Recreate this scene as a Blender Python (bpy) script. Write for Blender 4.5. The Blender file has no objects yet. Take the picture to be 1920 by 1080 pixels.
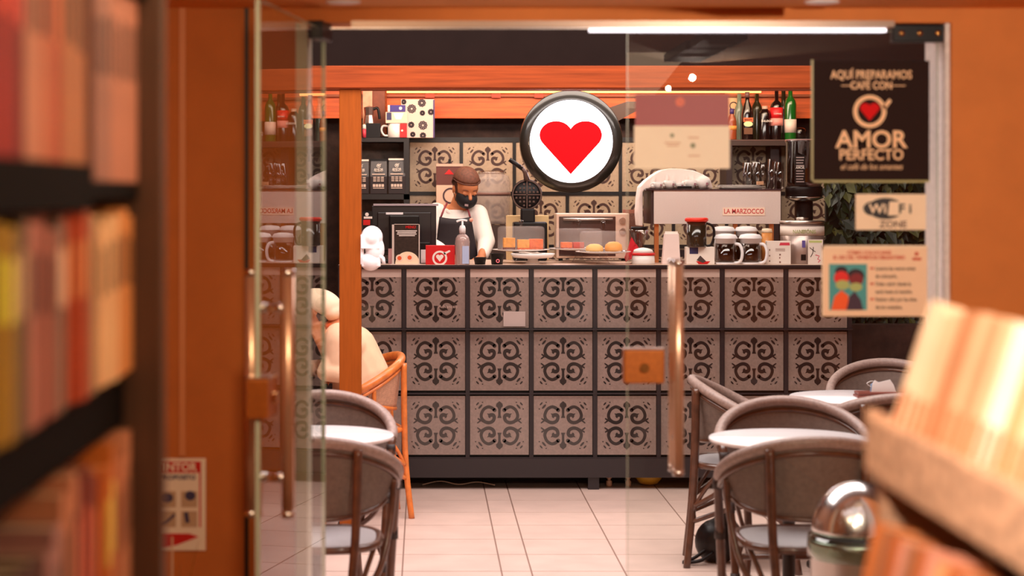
import bpy, math, random
from mathutils import Vector, Matrix
random.seed(7)
PI = math.pi
SC = bpy.context.scene
COL = SC.collection
F = 3650.0            # focal length in pixels of the 1920 px frame
HC = 1.6              # eye height
VX, VY = 795.0, 370.0 # where level lines running away from the lens meet

# ------------------------------------------------------------------ camera, world, lights, exposure
cd = bpy.data.cameras.new('camera'); cam = bpy.data.objects.new('camera', cd); COL.objects.link(cam)
cam.location = (0, 0, HC); cam.rotation_euler = (PI/2, 0, 0)
cd.sensor_fit = 'HORIZONTAL'; cd.sensor_width = 36; cd.lens = F/1920*36
cd.shift_x = (960-VX)/1920; cd.shift_y = -(540-VY)/1920
cd.clip_start = .05; cd.clip_end = 100
cd.dof.use_dof = True; cd.dof.focus_distance = 10.8; cd.dof.aperture_fstop = 2.9
SC.camera = cam
SC.view_settings.view_transform = 'Standard'; SC.view_settings.look = 'None'
SC.view_settings.exposure = 0.0; SC.view_settings.gamma = 1; SC.view_settings.use_curve_mapping = False
w = bpy.data.worlds.new('world'); SC.world = w; w.use_nodes = True
w.node_tree.nodes['Background'].inputs[0].default_value = (1, .88, .8, 1)
w.node_tree.nodes['Background'].inputs[1].default_value = .25

def area(name, loc, target, sx, sy, power, col, spread=180):
    l = bpy.data.lights.new(name, 'AREA'); l.shape = 'RECTANGLE'; l.size = sx; l.size_y = sy
    l.energy = power; l.color = col; l.spread = math.radians(spread)
    o = bpy.data.objects.new(name, l); COL.objects.link(o); o.location = loc
    o.rotation_euler = (Vector(target)-Vector(loc)).to_track_quat('-Z', 'Y').to_euler(); return o
def spot(name, loc, target, power, col, ang=80, blend=.6, r=.04):
    l = bpy.data.lights.new(name, 'SPOT'); l.energy = power; l.color = col; l.spot_size = math.radians(ang)
    l.spot_blend = blend; l.shadow_soft_size = r
    o = bpy.data.objects.new(name, l); COL.objects.link(o); o.location = loc
    o.rotation_euler = (Vector(target)-Vector(loc)).to_track_quat('-Z', 'Y').to_euler(); return o
# daylight through the glazed patio roof
area('skylight_lamp', (.4, 7.75, 3.1), (.4, 7.75, 0), 3.6, 2.2, 205, (1, .88, .86))
# warm lamps under the kiosk roof; first is an added fill for counter goods
area('counter_fill_lamp', (.9, 9.75, 2.6), (.9, 10.95, 1.2), 3.2, .4, 52, (1, .87, .80))
area('kiosk_lamp', (.9, 11.5, 2.62), (.9, 11.7, 0), 3.0, .4, 40, (1, .82, .70))
area('kiosk_shelf_lamp', (.9, 12.1, 2.45), (.9, 12.8, 1.7), 3.4, .25, 20, (1, .66, .42))
# shop lamps; door and wall spots sit under downlights, the others have no fixture
area('added_lamp_aisle', (.15, 3.4, 2.08), (.15, 3.6, 0), 1.6, 2.0, 20, (1, .72, .46))
area('added_lamp_back', (.1, -1.6, 2.08), (.1, -1.6, 0), 1.6, 2.4, 30, (1, .70, .44))
spot('added_spot_bookcase', (.35, 1.9, 2.06), (-.42, 2.3, 1.35), 17, (1, .76, .54), 90)
spot('added_spot_crates', (.02, 1.55, 2.06), (.68, 2.3, 1.25), 130, (1, .80, .62), 70)
spot('shop_spot_door', (1.055, 3.15, 2.07), (1.1, 5.4, 1.50), 120, (1, .84, .68), 75, r=.012)
spot('shop_spot_wall', (1.055, 2.4, 2.07), (1.8, 5.35, 1.50), 9, (1, .70, .44), 50, r=.012)
spot('shop_spot_wall_left', (-.25, 3.3, 2.06), (-.85, 5.35, 1.2), 34, (1, .70, .44), 100)

# ------------------------------------------------------------------ materials
def lin(c):
    return tuple(((x/255)/12.92 if x/255 <= .04045 else ((x/255+.055)/1.055)**2.4) for x in c)+(1,)
MATS = {}
def mat(name, rgb, rough=.5, metal=0, noise=.0, scale=20, emis=0, wood=False, bump=0, coat=0, spec=.5, trans=0):
    if name in MATS: return MATS[name]
    m = bpy.data.materials.new(name); m.use_nodes = True; nt = m.node_tree; N = nt.nodes; L = nt.links
    p = N['Principled BSDF']; c = lin(rgb)
    p.inputs['Roughness'].default_value = rough; p.inputs['Metallic'].default_value = metal
    p.inputs['Specular IOR Level'].default_value = spec; p.inputs['Coat Weight'].default_value = coat
    p.inputs['Transmission Weight'].default_value = trans
    tc = N.new('ShaderNodeTexCoord'); nz = N.new('ShaderNodeTexNoise'); nz.inputs['Detail'].default_value = 4
    nz.inputs['Scale'].default_value = scale
    if wood:
        mp = N.new('ShaderNodeMapping'); mp.inputs['Scale'].default_value = wood
        L.new(tc.outputs['Object'], mp.inputs[0]); L.new(mp.outputs[0], nz.inputs['Vector'])
    else: L.new(tc.outputs['Object'], nz.inputs['Vector'])
    rp = N.new('ShaderNodeValToRGB'); e = rp.color_ramp.elements
    e[0].position = .3; e[1].position = .7
    n = max(noise, .02)
    e[0].color = tuple(max(0, x*(1-n)) for x in c[:3])+(1,); e[1].color = tuple(min(1, x*(1+n)) for x in c[:3])+(1,)
    L.new(nz.outputs['Fac'], rp.inputs[0]); L.new(rp.outputs[0], p.inputs['Base Color'])
    if coat: p.inputs['Coat Roughness'].default_value = .06
    if bump:
        bp = N.new('ShaderNodeBump'); bp.inputs['Strength'].default_value = bump; bp.inputs['Distance'].default_value = .01
        L.new(nz.outputs['Fac'], bp.inputs['Height']); L.new(bp.outputs[0], p.inputs['Normal'])
    if emis:
        p.inputs['Emission Color'].default_value = c; p.inputs['Emission Strength'].default_value = emis
    MATS[name] = m; return m
def glass_mat(name, tint=(1, 1, 1), k=1.0, ior=1.5, rough=0):
    m = bpy.data.materials.new(name); m.use_nodes = True; nt = m.node_tree; N = nt.nodes; L = nt.links
    N.remove(N['Principled BSDF']); out = N['Material Output']
    tr = N.new('ShaderNodeBsdfTransparent'); tr.inputs[0].default_value = tint+(1,)
    gl = N.new('ShaderNodeBsdfGlossy'); gl.inputs['Roughness'].default_value = rough
    fr = N.new('ShaderNodeFresnel'); fr.inputs[0].default_value = ior
    ge = N.new('ShaderNodeNewGeometry'); a = N.new('ShaderNodeMath'); a.operation = 'SUBTRACT'; a.inputs[0].default_value = 1
    L.new(ge.outputs['Backfacing'], a.inputs[1])
    b = N.new('ShaderNodeMath'); b.operation = 'MULTIPLY'; L.new(fr.outputs[0], b.inputs[0]); L.new(a.outputs[0], b.inputs[1])
    c = N.new('ShaderNodeMath'); c.operation = 'MULTIPLY'; c.use_clamp = True; c.inputs[1].default_value = k; L.new(b.outputs[0], c.inputs[0])
    mx = N.new('ShaderNodeMixShader'); L.new(c.outputs[0], mx.inputs[0]); L.new(tr.outputs[0], mx.inputs[1]); L.new(gl.outputs[0], mx.inputs[2])
    L.new(mx.outputs[0], out.inputs[0]); MATS[name] = m; return m
def milk_mat(name, rgb, a):
    m = mat(name, rgb, .25, noise=.1, scale=30); nt = m.node_tree; mx = nt.nodes.new('ShaderNodeMixShader'); tr = nt.nodes.new('ShaderNodeBsdfTransparent'); mx.inputs[0].default_value = a
    nt.links.new(tr.outputs[0], mx.inputs[1]); nt.links.new(nt.nodes['Principled BSDF'].outputs[0], mx.inputs[2]); nt.links.new(mx.outputs[0], nt.nodes['Material Output'].inputs[0]); return m
def mesh_mat(name, rgb, gap=.12):
    m = mat(name, rgb, .7, noise=.15, scale=60); nt = m.node_tree; N = nt.nodes; L = nt.links
    tr = N.new('ShaderNodeBsdfTransparent'); mx = N.new('ShaderNodeMixShader'); mx.inputs[0].default_value = 1-gap
    ck = N.new('ShaderNodeTexChecker'); ck.inputs['Scale'].default_value = 260
    tc = N.new('ShaderNodeTexCoord'); L.new(tc.outputs['Object'], ck.inputs['Vector'])
    a = N.new('ShaderNodeMath'); a.operation = 'MULTIPLY_ADD'; a.inputs[1].default_value = gap; a.inputs[2].default_value = 1-gap
    L.new(ck.outputs['Fac'], a.inputs[0]); L.new(a.outputs[0], mx.inputs[0])
    L.new(tr.outputs[0], mx.inputs[1]); L.new(N['Principled BSDF'].outputs[0], mx.inputs[2]); L.new(mx.outputs[0], N['Material Output'].inputs[0])
    return m
GLASS = glass_mat('door_glass', (.97, .985, .97), 1.9)
GLASSL = glass_mat('leaf_glass', (.96, .98, .95), .95)
CLEAR = glass_mat('clear_glass', (.93, .92, .91), 1.8)
JAR = glass_mat('jar_glass', (.82, .78, .76), 2.2)
FILM = glass_mat('smoky_film', (.45, .36, .36), 3)
MILK = milk_mat('milky_glass', (206, 190, 184), .42)
DOMEG = milk_mat('dome_glass', (246, 232, 226), .13)
GEDGE = mat('glass_edge', (196, 208, 186), .25, spec=.8)
BLACK = mat('black_metal', (22, 18, 20), .42)
BLKP = mat('black_plastic', (16, 13, 15), .4, spec=.3)
STEELD = mat('counter_steel', (30, 22, 27), .4, noise=.1)
CHROME = mat('chrome', (238, 236, 236), .2, 1)
STEEL = mat('brushed_steel', (205, 196, 190), .28, 1, noise=.06, scale=300)
WHITE = mat('white_glaze', (240, 234, 230), .25)
WPLAS = mat('white_plastic', (242, 238, 240), .35)
PAPER = mat('white_card', (238, 226, 216), .7)
RED = mat('red_gloss', (205, 22, 26), .35)
DRED = mat('dark_red', (140, 20, 20), .5)
TILE = mat('tile_face', (132, 113, 105), .3, noise=.12, scale=90, coat=.9)
TPAT = mat('tile_pattern', (26, 17, 18), .3, coat=1)
TILEB = mat('back_tile_face', (186, 162, 138), .4, noise=.08, scale=60)
ORANGE = mat('orange_plaster', (204, 118, 50), .75, noise=.06, scale=9)
SOFFIT = mat('ceiling_plaster', (240, 160, 80), .8, noise=.05, scale=6)
BEAM = mat('beam_wood', (146, 64, 26), .6, spec=.15, noise=.28, scale=3, wood=(1, 6, 22))
POSTW = mat('post_wood', (150, 74, 18), .6, spec=.15, noise=.12, scale=6, wood=(14, 14, 1))
PANEL = mat('panel_wood', (226, 98, 40), .5, noise=.35, scale=3, wood=(1, 6, 20))
FLOORM = mat('stone_tile', (206, 180, 168), .5, noise=.07, scale=5)
GROUT = mat('grout', (140, 112, 100), .8)
STUCCO = mat('white_stucco', (222, 210, 204), .85, noise=.1, scale=60, bump=.3)
FASCIA = mat('grey_fascia', (30, 20, 17), .8, noise=.08, scale=8, spec=.08)
DARKW = mat('dark_brick', (62, 42, 36), .8, noise=.4, scale=14, bump=.6)
RATTAN = mat('rattan_cane', (88, 54, 38), .32, noise=.35, scale=26, coat=.5)
RATTOP = mat('woven_rim', (150, 128, 120), .45, noise=.2, scale=80)
RATORA = mat('orange_cane', (216, 122, 56), .38, noise=.2, scale=26, coat=.3)
BIND = mat('cane_binding', (44, 32, 30), .5)
TEXT = mesh_mat('grey_textilene', (114, 98, 90))
TEXO = mesh_mat('beige_textilene', (196, 150, 122))
SEATM = mat('seat_textilene', (150, 146, 148), .5, noise=.1, scale=200)
SKIN = mat('skin', (206, 132, 90), .5, noise=.06, scale=12, spec=.3)
MARBLE = mat('marble_white', (244, 238, 240), .22, noise=.03, scale=8)
WOODR = mat('rustic_wood', (188, 146, 118), .75, noise=.35, scale=6, wood=(2, 5, 9), bump=.5)
DWOOD = mat('dark_shelf_wood', (92, 62, 40), .55, noise=.2, scale=5, wood=(8, 8, 1))
SHELFB = mat('black_shelf', (9, 6, 6), .8, spec=.1)
BRASS = mat('brass', (206, 150, 84), .25, 1)

# ------------------------------------------------------------------ mesh builder
class B:
    def __init__(s): s.v = []; s.f = []; s.m = []; s.s = []
    def add(s, vs, fs, m=0, smooth=False):
        o = len(s.v); s.v += [tuple(v) for v in vs]
        for f in fs: s.f.append(tuple(o+i for i in f)); s.m.append(m); s.s.append(smooth)
        return s
    def box(s, x0, x1, y0, y1, z0, z1, m=0):
        v = [(x, y, z) for z in (z0, z1) for y in (y0, y1) for x in (x0, x1)]
        return s.add(v, [(0, 2, 3, 1), (4, 5, 7, 6), (0, 1, 5, 4), (2, 6, 7, 3), (0, 4, 6, 2), (1, 3, 7, 5)], m)
    def lathe(s, prof, cx=0, cy=0, n=32, m=0, z0=0, sx=1, sy=1, smooth=True, cap=True):
        vs = []; fs = []
        for r, z in prof:
            for i in range(n):
                a = 2*PI*i/n; vs.append((cx+sx*r*math.cos(a), cy+sy*r*math.sin(a), z0+z))
        for j in range(len(prof)-1):
            for i in range(n):
                k = (i+1) % n; fs.append((j*n+i, j*n+k, (j+1)*n+k, (j+1)*n+i))
        s.add(vs, fs, m, smooth)
        o = len(s.v)-len(vs)
        for j, fl in ((0, True), (len(prof)-1, False)):
            if prof[j][0] > 1e-5 and cap:
                r = list(range(j*n, j*n+n)); r = r[::-1] if fl else r
                s.f.append(tuple(o+i for i in r)); s.m.append(m); s.s.append(False)
        return s
    def tube(s, pts, r, n=10, m=0, cap=True):
        pts = [Vector(p) for p in pts]; N = len(pts)
        rr = r if isinstance(r, (list, tuple)) else [r]*N
        T = []
        for i in range(N):
            a = pts[max(i-1, 0)]; b = pts[min(i+1, N-1)]; T.append((b-a).normalized())
        up = Vector((0, 0, 1)) if abs(T[0].z) < .9 else Vector((1, 0, 0))
        u = T[0].cross(up).normalized(); vs = []; fs = []
        for i in range(N):
            if i: 
                u = (u-T[i]*u.dot(T[i])).normalized()
            v = T[i].cross(u)
            for k in range(n):
                a = 2*PI*k/n; vs.append(pts[i]+(u*math.cos(a)+v*math.sin(a))*rr[i])
        for j in range(N-1):
            for i in range(n):
                k = (i+1) % n; fs.append((j*n+i, j*n+k, (j+1)*n+k, (j+1)*n+i))
        s.add(vs, fs, m, True); o = len(s.v)-len(vs)
        if cap:
            s.f.append(tuple(o+i for i in range(n))[::-1]); s.m.append(m); s.s.append(False)
            s.f.append(tuple(o+(N-1)*n+i for i in range(n))); s.m.append(m); s.s.append(False)
        return s
    def ell(s, c, r, nu=24, nv=14, m=0, rot=None):
        vs = []; fs = []
        if not isinstance(r, (tuple, list)): r = (r, r, r)
        for j in range(nv+1):
            t = PI*j/nv
            for i in range(nu):
                a = 2*PI*i/nu
                p = Vector((r[0]*math.sin(t)*math.cos(a), r[1]*math.sin(t)*math.sin(a), -r[2]*math.cos(t)))
                if rot: p = rot @ p
                vs.append(p+Vector(c))
        for j in range(nv):
            for i in range(nu):
                k = (i+1) % nu; fs.append((j*nu+i, j*nu+k, (j+1)*nu+k, (j+1)*nu+i))
        return s.add(vs, fs, m, True)
    def prism(s, poly, y0, y1, m=0, ax='y'):      # polygon in x,z pushed along y (or in x,y pushed along z)
        n = len(poly)
        A = sum(poly[i][0]*poly[(i+1) % n][1]-poly[(i+1) % n][0]*poly[i][1] for i in range(n))
        if A < 0: poly = poly[::-1]
        if ax == 'y': vs = [(x, y0, z) for x, z in poly]+[(x, y1, z) for x, z in poly]
        elif ax == 'z': vs = [(x, z, y1) for x, z in poly]+[(x, z, y0) for x, z in poly]
        else: vs = [(y1, x, z) for x, z in poly]+[(y0, x, z) for x, z in poly]
        fs = [tuple(range(n)), tuple(range(2*n-1, n-1, -1))]+[(i, i+n, (i+1) % n+n, (i+1) % n) for i in range(n)]
        return s.add(vs, fs, m)
    def stroke(s, pts, ws, y0, y1, m=0):          # ribbon of varying width in the x,z plane
        L = []; R = []
        for i, p in enumerate(pts):
            a = Vector(pts[max(i-1, 0)]); b = Vector(pts[min(i+1, len(pts)-1)]); t = (b-a).normalized()
            n = Vector((-t.y, t.x)); w = ws[i]/2; q = Vector(p); L.append(q+n*w); R.append(q-n*w)
        for i in range(len(pts)-1):
            s.prism([tuple(L[i]), tuple(R[i]), tuple(R[i+1]), tuple(L[i+1])], y0, y1, m)
        return s
    def build(s, name, mats, parent=None, loc=None, bevel=0, sub=0, rot=None):
        me = bpy.data.meshes.new(name); me.from_pydata(s.v, [], s.f)
        for mm in (mats if isinstance(mats, (list, tuple)) else [mats]): me.materials.append(mm)
        me.polygons.foreach_set('material_index', s.m); me.polygons.foreach_set('use_smooth', s.s); me.update()
        o = bpy.data.objects.new(name, me); COL.objects.link(o)
        if parent: o.parent = parent
        if loc: o.location = loc
        if rot: o.rotation_euler = rot
        if bevel:
            b = o.modifiers.new('bevel', 'BEVEL'); b.width = bevel; b.segments = 2; b.limit_method = 'ANGLE'
        if sub:
            b = o.modifiers.new('sub', 'SUBSURF'); b.levels = sub; b.render_levels = sub
        return o
def smooth_path(pts, n=8):
    P = [Vector(p) for p in pts]; out = []
    for i in range(len(P)-1):
        p0 = P[max(i-1, 0)]; p1 = P[i]; p2 = P[i+1]; p3 = P[min(i+2, len(P)-1)]
        for k in range(n):
            t = k/n; out.append(.5*((2*p1)+(p2-p0)*t+(2*p0-5*p1+4*p2-p3)*t*t+(3*p1-p0-3*p2+p3)*t**3))
    out.append(P[-1]); return out
def tag(o, label, cat, group=None, kind=None):
    o['label'] = label; o['category'] = cat
    if group: o['group'] = group
    if kind: o['kind'] = kind
    return o
def struct(b, name, m, **k):
    o = b.build(name, m, **k); o['kind'] = 'structure'; return o
def empty(name, label, cat, loc, rz=0, group=None):
    o = bpy.data.objects.new(name, None); COL.objects.link(o); o.location = loc; o.rotation_euler = (0, 0, rz)
    o.empty_display_size = .05
    return tag(o, label, cat, group)
class T:           # a thing standing at depth d with its foot at height zb; x(), z() turn photo measures into its own metres
    def __init__(s, name, label, cat, px, d, zb, group=None, rz=0):
        s.k = d/F; s.X = (px-VX)*s.k; s.d = d; s.zb = zb
        s.o = empty(name, label, cat, (s.X, d, zb), rz, group)
    def x(s, px): return (px-VX)*s.k-s.X
    def z(s, py): return HC-(py-VY)*s.k-s.zb
def text(body, size, m, parent, loc, name='lettering', rot=(PI/2, 0, 0), ext=.0006, align='CENTER', shear=0, bold=0, sx=1):
    cu = bpy.data.curves.new('t', 'FONT'); cu.body = body; cu.size = size; cu.extrude = ext; cu.align_x = align
    cu.align_y = 'CENTER'; cu.shear = shear; cu.offset = bold; cu.resolution_u = 3
    to = bpy.data.objects.new('t', cu); COL.objects.link(to); bpy.context.view_layer.update()
    me = bpy.data.meshes.new_from_object(to.evaluated_get(bpy.context.evaluated_depsgraph_get()))
    bpy.data.objects.remove(to); bpy.data.curves.remove(cu)
    me.materials.clear(); me.materials.append(m)
    o = bpy.data.objects.new(name, me); COL.objects.link(o); o.parent = parent; o.location = loc; o.rotation_euler = rot
    o.scale = (sx, 1, 1); return o
def copy_tree(o, parent=None):
    c = o.copy(); COL.objects.link(c); c.parent = parent
    for ch in list(o.children): copy_tree(ch, c)
    return c
def heart(cx, cz, w, h, n=40):
    r = .264; c = .236; zc = .5-r; out = []
    tip = -.5; D = math.hypot(c, zc-tip); be = math.atan2(tip-zc, -c)+math.acos(r/D)   # right lobe, tangent to the tip
    a0 = math.atan2(tip-zc, 0-c)+math.acos(r/D); a1 = math.acos(-c/r)
    m_ = n//2
    R_ = [(c+r*math.cos(a0+(a1-a0)*i/m_), zc+r*math.sin(a0+(a1-a0)*i/m_)) for i in range(m_+1)]
    pts = [(0, tip)]+R_+[(-x, z) for x, z in R_[::-1][1:]]
    return [(cx+x*w, cz+z*h) for x, z in pts]
def heart_old(cx, cz, w, h, n=40):
    pts = []
    for i in range(n):
        t = 2*PI*i/n; x = 16*math.sin(t)**3; z = 13*math.cos(t)-5*math.cos(2*t)-2*math.cos(3*t)-math.cos(4*t)
        pts.append((cx+x/32*w, cz+(z+2.5)/29*h))
    return pts
def circ(cx, cz, r, n=32, a0=0, a1=2*PI, rz=None):
    e = abs(a1-a0-2*PI) < 1e-6
    return [(cx+r*math.cos(a0+(a1-a0)*i/(n if e else n-1)), cz+(rz or r)*math.sin(a0+(a1-a0)*i/(n if e else n-1))) for i in range(n)]
def ring(b, cx, cz, r0, r1, y0, y1, m=0, n=36):
    for i in range(n):
        a, c = 2*PI*i/n, 2*PI*(i+1)/n
        b.prism([(cx+r0*math.cos(a), cz+r0*math.sin(a)), (cx+r1*math.cos(a), cz+r1*math.sin(a)),
                 (cx+r1*math.cos(c), cz+r1*math.sin(c)), (cx+r0*math.cos(c), cz+r0*math.sin(c))], y0, y1, m)
def cup_logo(b, cx, cz, r, y0, y1, m=0, mh=None):   # cup seen from above: ring, handle stub, heart
    ring(b, cx, cz, r*.74, r, y0, y1, m)
    b.prism([(cx+r*.66, cz+r*.45), (cx+r*1.45, cz+r*.88), (cx+r*1.3, cz+r*1.08), (cx+r*.5, cz+r*.72)], y0, y1, m)
    b.prism(heart(cx, cz, r*1.0, r*.95), y0, y1, m if mh is None else mh)
ORD = ['first', 'second', 'third', 'fourth', 'fifth', 'sixth', 'seventh', 'eighth', 'ninth', 'tenth', 'eleventh', 'twelfth',
       'thirteenth', 'fourteenth', 'fifteenth', 'sixteenth', 'seventeenth', 'eighteenth', 'nineteenth', 'twentieth',
       'twenty-first', 'twenty-second', 'twenty-third', 'twenty-fourth', 'twenty-fifth', 'twenty-sixth', 'twenty-seventh', 'twenty-eighth']

# ------------------------------------------------------------------ the setting
DW = 5.35          # shop face of the door wall
CF = 10.657        # counter front
CT = 1.229         # counter top height
SH = 2.12          # shop ceiling
XL, XR = -.338, 1.45
fl = B()
fl.box(-3.2, 4.2, -4.5, 13.2, -.08, -.004, 1)
xs = [-.093]
while xs[0] > -3.1: xs.insert(0, xs[0]-.424)
xs += [.331, .459, .857, 1.28]
while xs[-1] < 4.0: xs.append(xs[-1]+.424)
ys = [9.5-.39*i for i in range(-9, 11)][::-1]
for i in range(len(xs)-1):
    for j in range(len(ys)-1):
        g = .0035
        fl.box(xs[i]+g, xs[i+1]-g, ys[j]+g, ys[j+1]-g, -.004, 0, 0)
struct(fl, 'floor', [FLOORM, GROUT])
SHOPF = mat('shop_floor', (120, 78, 50), .45, noise=.2, scale=5)
struct(B().box(-1.6, 2.2, -4.2, 5.45, -.004, .002), 'floor_shop', SHOPF)
struct(B().box(-1.7, 2.3, -4.2, DW+.2, SH, SH+.1), 'ceiling', SOFFIT)
struct(B().box(-1.7, -1.6, -4.2, DW, 0, SH), 'wall_left', ORANGE)
struct(B().box(2.2, 2.3, -4.2, DW, 0, SH), 'wall_right', ORANGE)
struct(B().box(-1.7, 2.3, -4.3, -4.2, 0, SH), 'wall_back', ORANGE)
w1 = B(); w1.box(-3.0, XL, DW, DW+.2, 0, 3.3); w1.box(XL, XR, DW, DW+.2, 2.08, 3.3); w1.box(XR, 3.6, DW, DW+.2, 0, 3.3)
struct(w1, 'wall_front', ORANGE)
struct(B().box(XR-.012, XR+.0, DW+.02, DW+.235, 0, 2.08), 'trim_1', STUCCO)
struct(B().box(-.352, -.320, DW-.008, DW+.205, 0, 2.08), 'trim_2', mat('pale_jamb', (206, 200, 176), .4))
struct(B().box(-.492, -.482, DW-.010, DW, 0, SH), 'trim_5', mat('dark_jamb', (46, 34, 26), .5))
struct(B().box(-.672, -.655, DW-.007, DW, .89, SH), 'trim_3', mat('jamb_bead', (226, 150, 96), .5))
struct(B().box(-.20, 1.292, DW-.006, DW+.03, 2.068, 2.085), 'trim_4', mat('head_rail', (150, 126, 110), .35, .6))
# patio: side walls, glazed-roof edge, grey fascia
struct(B().box(-2.4, -2.3, DW+.2, 13.2, 0, 3.3), 'wall_patio_left', mat('patio_plaster', (134, 88, 62), .8, noise=.1, scale=5))
struct(B().box(3.5, 3.6, DW+.2, 13.2, 0, 3.3), 'wall_patio_right', MATS['patio_plaster'])
struct(B().box(-2.3, 3.5, 9.25, 9.40, 2.22, 3.3), 'wall_fascia', FASCIA)
struct(B().box(-2.4, 3.6, DW+.1, 13.2, 3.3, 3.4), 'ceiling_patio', mat('patio_ceiling', (150, 130, 120), .8))
# kiosk shell
struct(B().box(-2.3, 3.5, 12.95, 13.15, 0, 3.3), 'wall_kiosk', DARKW)
struct(B().box(-2.3, 3.5, 9.40, 12.95, 2.68, 2.76), 'ceiling_kiosk', mat('kiosk_ceiling', (120, 70, 40), .7))

be = T('roof_beam', 'orange wooden beam spanning above the tiled counter', 'beam', 990, 9.2, 2.116)
B().box(-3.0, 3.0, -.02, .25, 0, .105).build('beam', BEAM, be.o, bevel=.004)
B().box(-3.0, 3.0, .0, .02, -.006, 0).build('edge_strip', mat('beam_edge', (200, 120, 84), .4), be.o)
po = T('wooden_post', 'square orange wooden post in front of the left end of the counter', 'post', 656.5, 9.2, 0)
B().box(-.0515, .0515, 0, .1, 0, 2.116).build('post', POSTW, po.o, bevel=.004)
B().box(-.06, .06, -.008, .108, 0, .05).build('foot_plate', BLACK, po.o)

# glass door leaves
def patch(parent, x0, x1, y, z0, z1, n=3):
    p = B().box(x0, x1, y-.016, y+.026, z0, z1).build('patch_fitting', BLKP, parent, bevel=.003)
    for i in range(n):
        b = B(); cx = x0+(x1-x0)*(.16+.34*i); b.lathe([(0, 0), (.008, 0), (.008, .004), (0, .004)], n=12)
        for q in range(len(b.v)-48, len(b.v)): 
            vx, vy, vz = b.v[q]; b.v[q] = (vx+cx, y-.016-vz, (z0+z1)/2+vy)
        b.build('screw', BRASS, p)
def door_leaf(name, label, px0, px1, hinge_x, loc, rz, sgn):
    # local x runs from the hinge to the free edge, sgn = which way
    o = empty(name, label, 'door', loc, rz); W = .86
    g = B(); X0, X1 = sorted((0, sgn*W)); g.box(X0, X1, 0, .010, .012, 2.06)
    g.build('glass_pane', GLASS if sgn < 0 else GLASSL, o)
    e = B(); e.box(X0-.0012, X0, -.0006, .0106, .012, 2.06); e.box(X1, X1+.0012, -.0006, .0106, .012, 2.06); e.box(X0, X1, -.0006, .0106, 2.06, 2.0612)
    e.build('polished_edge', GEDGE, o)
    a, b_ = sorted((sgn*-.02, sgn*.128)); patch(o, a, b_, 0, 2.030, 2.078)
    hx = sgn*(W-.135)
    for s_ in (-1, 1):
        yy = .005+s_*.045
        h = B(); h.tube([(hx, yy, .838), (hx, yy, 1.424)], .0155, 16)
        hh = h.build('pull_handle', HANDLE, o)
        for zz in (.842, 1.420): B().tube([(hx, yy, zz-.008), (hx, yy, zz+.008)], .0165, 16).build('end_cap', CHROME, hh)
        for zz in (.93, 1.335): B().tube([(hx, yy, zz), (hx, .005+s_*.006, zz)], .011, 12).build('standoff', CHROME, hh)
    kx = sgn*(W-.045)
    l0, l1 = sorted((sgn*(W-.100), sgn*(W+.012)))
    k = B().box(l0, l1, -.022, .032, 1.085, 1.178).build('lock_case', LOCKM, o, bevel=.004)
    c = B(); c.tube([((l0+l1)/2, -.03, 1.13), ((l0+l1)/2, .04, 1.13)], .013, 16); c.build('lock_cylinder', BRASS, k)
    B().box(l0, l1, -.024, .034, 1.178, 1.182).build('top_edge', CHROME, k)
    return o
HANDLE = mat('handle_wood', (236, 196, 166), .3, .75)
LOCKM = mat('lock_bronze', (190, 108, 44), .4, .5, noise=.1, scale=80)
dr = door_leaf('glass_door_leaf', 'closed clear glass door leaf carrying the dark coffee sign and notices', 0, 0, 0, (1.425, DW+.05, 0), 0, -1)
ang = math.atan2(-.992, -.126)
dl = door_leaf('glass_door_leaf', 'open glass door leaf swung inwards beside the orange left wall', 0, 0, 0, (-.283, DW+.03, 0), ang, 1)
# glint on the doorway head, put in as a glowing strip
ls = T('head_glint_strip', 'bright white glint built as a glowing strip along the top of the closed glass door', 'glowing strip', 1390, DW+.020, 2.0555)
B().box(-.42, .40, 0, .012, .001, .010).build('glint_strip', mat('glint_white', (255, 246, 255), .5, emis=2.2), ls.o)
B().box(-1.2, .40, 0.0, .009, .010, .0122).build('glint_strip_edge', mat('alu', (190, 180, 176), .3, .9), ls.o)

# shop ceiling downlights and hanging lamp boxes
def downlight(x, y, z, label, e=9, r=.037, grp='round downlights in the shop ceiling'):
    o = empty('downlight', label, 'ceiling light', (x, y, z), 0, grp)
    b = B(); b.lathe([(r, 0), (r*1.25, 0), (r*1.25, -.004), (r, -.006)], n=28); b.build('trim_ring', WPLAS, o)
    B().lathe([(0, -.003), (r, -.003)], n=28).build('lens', mat('lamp_lens', (255, 214, 200), .5, emis=24), o)
    return o
for i, y in enumerate((5.16, 3.15, 2.4, 1.0, -.6)):
    downlight(1.055, y, SH, ORD[i]+' downlight from the doorway in the right ceiling row')
for i, y in enumerate((5.16, 3.3, -.6)):
    downlight(-.214, y, SH, ORD[i]+' downlight from the doorway in the left ceiling row')
for i, (x, y) in enumerate(((.936, 4.05), (.94, 4.58))):
    o = empty('lamp_box', ('flat black lamp box under the ceiling, ' + ('further from' if i == 0 else 'nearer')+' the doorway'), 'ceiling light', (x, y, SH))
    h_ = .30 if i == 0 else .16
    B().box(-.068, .068, -h_, h_, -.03, 0).build('housing', BLKP, o, bevel=.004)
    B().lathe([(0, -.032), (.045, -.032), (.045, -.029)], n=24).build('lens', mat('unlit_lens', (120, 90, 70), .3), o)

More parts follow.
